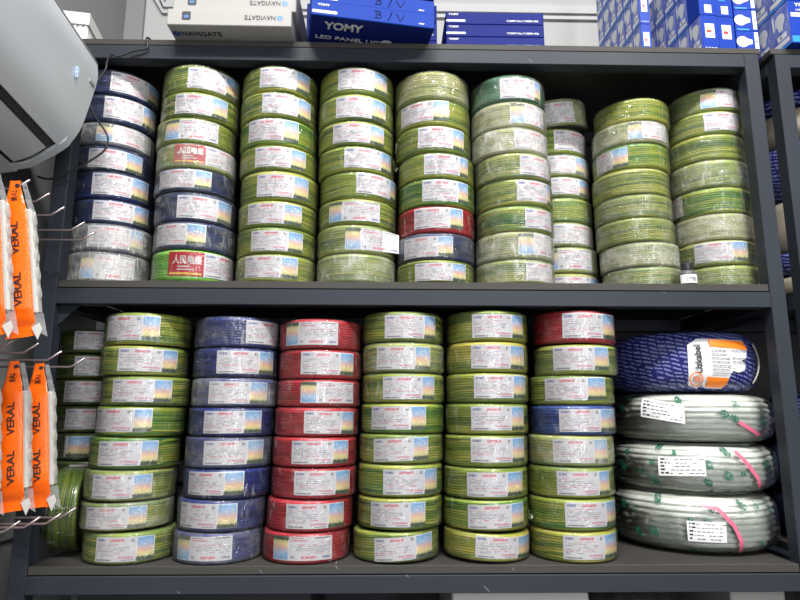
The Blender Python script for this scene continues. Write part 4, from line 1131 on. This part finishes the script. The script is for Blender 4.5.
def pack(lab, loc, Hh, tilt, yaw=.1, w=.046, d=.030, seed=0):
    """hanging pack: orange film sleeve over a white moulding with round bumps; origin at the hanging hole"""
    o = thing('hanging_pack', lab, 'hanging pack', loc, (0, tilt, yaw), 'orange hanging packs'); rr = random.Random(seed)
    # white moulding
    b = MB(); zt, zb = -.052, -Hh + .03
    b.bbox(-w / 2 + .003, w / 2 + .006, -d / 2 + .006, d / 2, zb, zt, .004)
    n = int((zt - zb) / .038)
    for k in range(n):
        zc = zt - .022 - k * .038
        ring = []
        for t in range(14):
            a = 2 * PI * t / 14; ring.append((math.cos(a) * .012, math.sin(a) * .016))
        vs = [(w / 2 + .006, y + .004, zc + z) for y, z in ring] + [(w / 2 + .0078, y * .6 + .004, zc + z * .6) for y, z in ring]
        b.add(vs, [(i, (i + 1) % 14, 14 + (i + 1) % 14, 14 + i) for i in range(14)] + [tuple(range(14, 28))])
    link('white_moulding', b.mesh('white_moulding', PACKW), o)
    # orange sleeve: loft of rounded sections, narrow at the hole, full over the moulding, crimped at the bottom
    secs = [(.012, .020, .0022, .002), (.0, .022, .0025, .0), (-.014, .028, .005, 0.), (-.035, .038, .016, 0), (-.055, w + .002, d, 0), (-.08, w + .004, d + .004, 0), (-.5 * Hh, w + .005, d + .005, 0), (-Hh + .045, w + .004, d + .004, 0),
            (-Hh + .022, w + .002, d * .6, 0), (-Hh + .008, w + .003, .004, -.002), (-Hh - .012, w + .010, .0025, -.005)]
    S = []; 
    for i in range(len(secs) - 1):
        for k in range(4):
            t = k / 4; S.append(tuple(secs[i][j] + (secs[i + 1][j] - secs[i][j]) * t for j in range(4)))
    S.append(secs[-1]); vs = []; M = 20
    for (z, ww, dd, ox) in S:
        for k in range(M):
            t = k / (M - 1)                     # open sleeve: from back-left round the front to the right edge
            a = math.radians(155 + t * 170)     # 155..325
            c, s = math.cos(a), math.sin(a); e = .4
            x = ww / 2 * math.copysign(abs(c) ** e, c); y = dd / 2 * math.copysign(abs(s) ** e, s)
            q = mn.noise(Vector((x * 60 + seed * 3, z * 38, y * 60))) * (.0016 if -Hh + .05 < z < -.05 else .0035)
            vs.append((x + ox, y - abs(q) * (1 if s < 0 else 0), z + q * .5))
    b = MB(); ns = len(S)
    b.add(vs, [(i * M + k, i * M + k + 1, (i + 1) * M + k + 1, (i + 1) * M + k) for i in range(ns - 1) for k in range(M - 1)])
    me = b.mesh('orange_sleeve', ORANGE, True); link('orange_sleeve', me, o)
    # clear film at the right edge and bottom corner
    b = MB()
    b.grid(3, 12, lambda u, v: (w / 2 * (.55 + .45 * v) + (.006 + .004 * v) * u, -d / 2 * .3 + u * .008 + .001 * math.sin(v * 20), .008 - v * .075))
    link('film_edge', b.mesh('film_edge', CLEARF, True), o, label='clear film along the edge'); b = MB()
    b.grid(4, 4, lambda u, v: (w / 2 - .012 + .026 * u + .006 * v, -.004 - .004 * u * v, -Hh + .03 - .03 * v - .018 * u * v))
    link('film_corner', b.mesh('film_corner', CLEARF, True), o, label='clear crumpled film corner')
    b = MB(); b.add([(w / 2 - .009, -.006, -Hh + .004), (w / 2 + .006, -.006, -Hh + .012), (w / 2 + .011, -.008, -Hh - .002), (w / 2 + .002, -.009, -Hh - .022),
                     (w / 2 - .009, -.0045, -Hh + .004), (w / 2 + .006, -.0045, -Hh + .012), (w / 2 + .011, -.0065, -Hh - .002), (w / 2 + .002, -.0075, -Hh - .022)],
                    [(0, 3, 2, 1), (4, 5, 6, 7), (0, 1, 5, 4), (1, 2, 6, 5), (2, 3, 7, 6), (3, 0, 4, 7)])
    link('white_corner', b.mesh('white_corner', PACKW), o)
    zs = [-.38, -.73]
    for q in zs: lettering('VERAL', BLACK_PRINT, o, (.001, -d / 2 - .0035, q * Hh), Z_, NX, .0145, .068, .012)
    lettering('VERAL', BLACK_PRINT, o, (.001, -.0095, -.028), (.25, -.3, 1), NX, .011, .034, .012)
    b = MB(); ring = [(.0045 * math.cos(2 * PI * t / 12) + .005, .0045 * math.sin(2 * PI * t / 12) + .001) for t in range(12)]
    b.add([(x, -.0034, z) for x, z in ring] + [(x, .0034, z) for x, z in ring], [tuple(range(12))[::-1], tuple(range(12, 24))] + [(i, (i + 1) % 12, 12 + (i + 1) % 12, 12 + i) for i in range(12)])
    link('hanging_hole', b.mesh('hanging_hole', BLACK_PRINT), o)
    return o
pack('orange hanging pack on the middle hook row, nearest the rack post', (-.847, -.075, .453), .285, -.11, .12, seed=1)
pack('orange hanging pack in the middle of the lower hanging row', (-.872, -.125, .453), .285, -.11, .12, seed=2)
pack('orange hanging pack first from the front in the lower hanging row', (-.902, -.18, .455), .285, -.11, .12, seed=3)
pack('orange hanging pack on the upper hook row, nearest the rack post', (-.836, -.25, .812), .300, -.16, .12, w=.050, seed=4)
pack('orange hanging pack in the middle of the upper hanging row', (-.862, -.295, .815), .305, -.15, .12, w=.050, seed=5)
pack('orange hanging pack first from the front in the upper hanging row', (-.893, -.345, .815), .31, -.15, .12, w=.050, seed=6)

# ------------------------------------------------------------------ small bottle
o = thing('small_bottle', 'small dark bottle with black cap standing before the rightmost upper coils', 'bottle', (.6815, .029, .6724))
b = MB(); b.lathe([(.0, 0), (.019, 0), (.0215, .003), (.0215, .030), (.019, .036), (.010, .040), (.0095, .042), (.0, .042)], 32, closed=False); link('bottle_body', b.mesh('bottle_body', GLASS_GREY, True), o)
b = MB(); b.lathe([(.0, .041), (.0135, .041), (.0135, .056), (.012, .058), (.0, .058)], 32, lambda a, r, z, i: (r + (.0004 if int(a * 32 / PI) % 2 and 0 < i < 3 else 0), z), closed=False); link('cap', b.mesh('cap', BLACK_PRINT), o)
b = MB(); b.grid(16, 2, lambda u, v: (.0218 * math.sin(-1.3 + 2.6 * u), -.0218 * math.cos(-1.3 + 2.6 * u), .004 + .022 * v)); l = link('label', b.mesh('label', WHITE_PRINT, True), o)
bend_text('LYTEL', BLACK_PRINT, l, 0, .014, .008, .024, .0221)

# ------------------------------------------------------------------ goods under the lowest visible beam
ZL = LEV[0] + .0205
def goods(lab, cat, name, x0, x1, y0, y1, z1, mat):
    o = thing(name, lab, cat, ((x0 + x1) / 2, y0, ZL)); b = MB(); b.bbox(-(x1 - x0) / 2, (x1 - x0) / 2, 0, y1 - y0, 0, z1 - ZL, .004)
    link('carton', b.mesh('carton', mat), o)
    b = MB(); b.box(-(x1 - x0) / 2 + .01, (x1 - x0) / 2 - .01, -.0006, 0, (z1 - ZL) * .45, (z1 - ZL) * .45 + .02); link('tape_strip', b.mesh('tape_strip', TRIM), o)
goods('grey carton under the rack below the green stacks', 'box', 'cardboard_box', .08, .40, .06, .42, -.05, CARTON_GREY)
goods('pale carton under the rack at its right end', 'box', 'cardboard_box', .735, .866, .06, .42, -.05, CARTON)
goods('dark carton under the rack at its left end', 'box', 'cardboard_box', -.80, -.25, .10, .42, -.06, DARKP)
o = thing('plastic_bag', 'crumpled dark plastic bag under the rack beside the pale carton', 'bag', (.555, .22, ZL))
b = MB(); pf = [(.0, 0)] + [(.135 * math.sin(t) ** .5 if t > 0 else 0, .195 - .195 * math.cos(t)) for t in [PI * k / 24 for k in range(1, 24)]] + [(0, .39)]
def crum(a, r, z, i): 
    q = mn.noise(Vector((math.cos(a) * 3, math.sin(a) * 3, z * 14))) * .014 + mn.noise(Vector((math.cos(a) * 9, math.sin(a) * 9, z * 40))) * .006
    return max(0, r + q * (r > 0)), min(z, .385)
b.lathe(pf, 60, crum, closed=False); link('bag_body', b.mesh('bag_body', plain('dark_bag_plastic', (.03, .03, .032), .25, bump=.006, scale=8.), True), o)

# ------------------------------------------------------------------ light: shop ceiling lamps, a daylit shopfront behind the viewer, an added front fill
def area(name, loc, size, power, col=(1, 1, 1), target=None):
    l = bpy.data.lights.new(name, 'AREA'); l.shape = 'RECTANGLE'; l.size, l.size_y = size; l.energy = power; l.color = col
    o = bpy.data.objects.new(name, l); COL.objects.link(o); o.location = loc
    if target: o.rotation_euler = (Vector(target) - Vector(loc)).to_track_quat('-Z', 'Y').to_euler()
    return o
area('ceiling_lamp', (-.30, -1.85, 3.0), (1.25, .25), 125, (1., .985, .97))
area('ceiling_lamp', (1.30, -2.1, 3.0), (1.25, .25), 150, (1., .985, .97))
area('shopfront_fill_light', (1.1, -3.2, .9), (.6, 2.0), 40, (.95, .98, 1.), (.2, 0, .5))  # added at the right for falloff towards the left and frontal fill
area('shopfront_fill_light', (-.1, -4.2, .8), (.7, 2.0), 30, (.95, .98, 1.), (0, 0, .5))
w = bpy.data.worlds.new('ambient'); SC.world = w; w.use_nodes = True
bg = w.node_tree.nodes['Background']; bg.inputs[0].default_value = (.95, .97, 1., 1); bg.inputs[1].default_value = .03
vs_ = SC.view_settings; vs_.view_transform = 'Standard'; vs_.look = 'None'; vs_.exposure = .3; vs_.gamma = 1.; vs_.use_curve_mapping = False
SC.cycles.transparent_max_bounces = 24; SC.cycles.max_bounces = 8
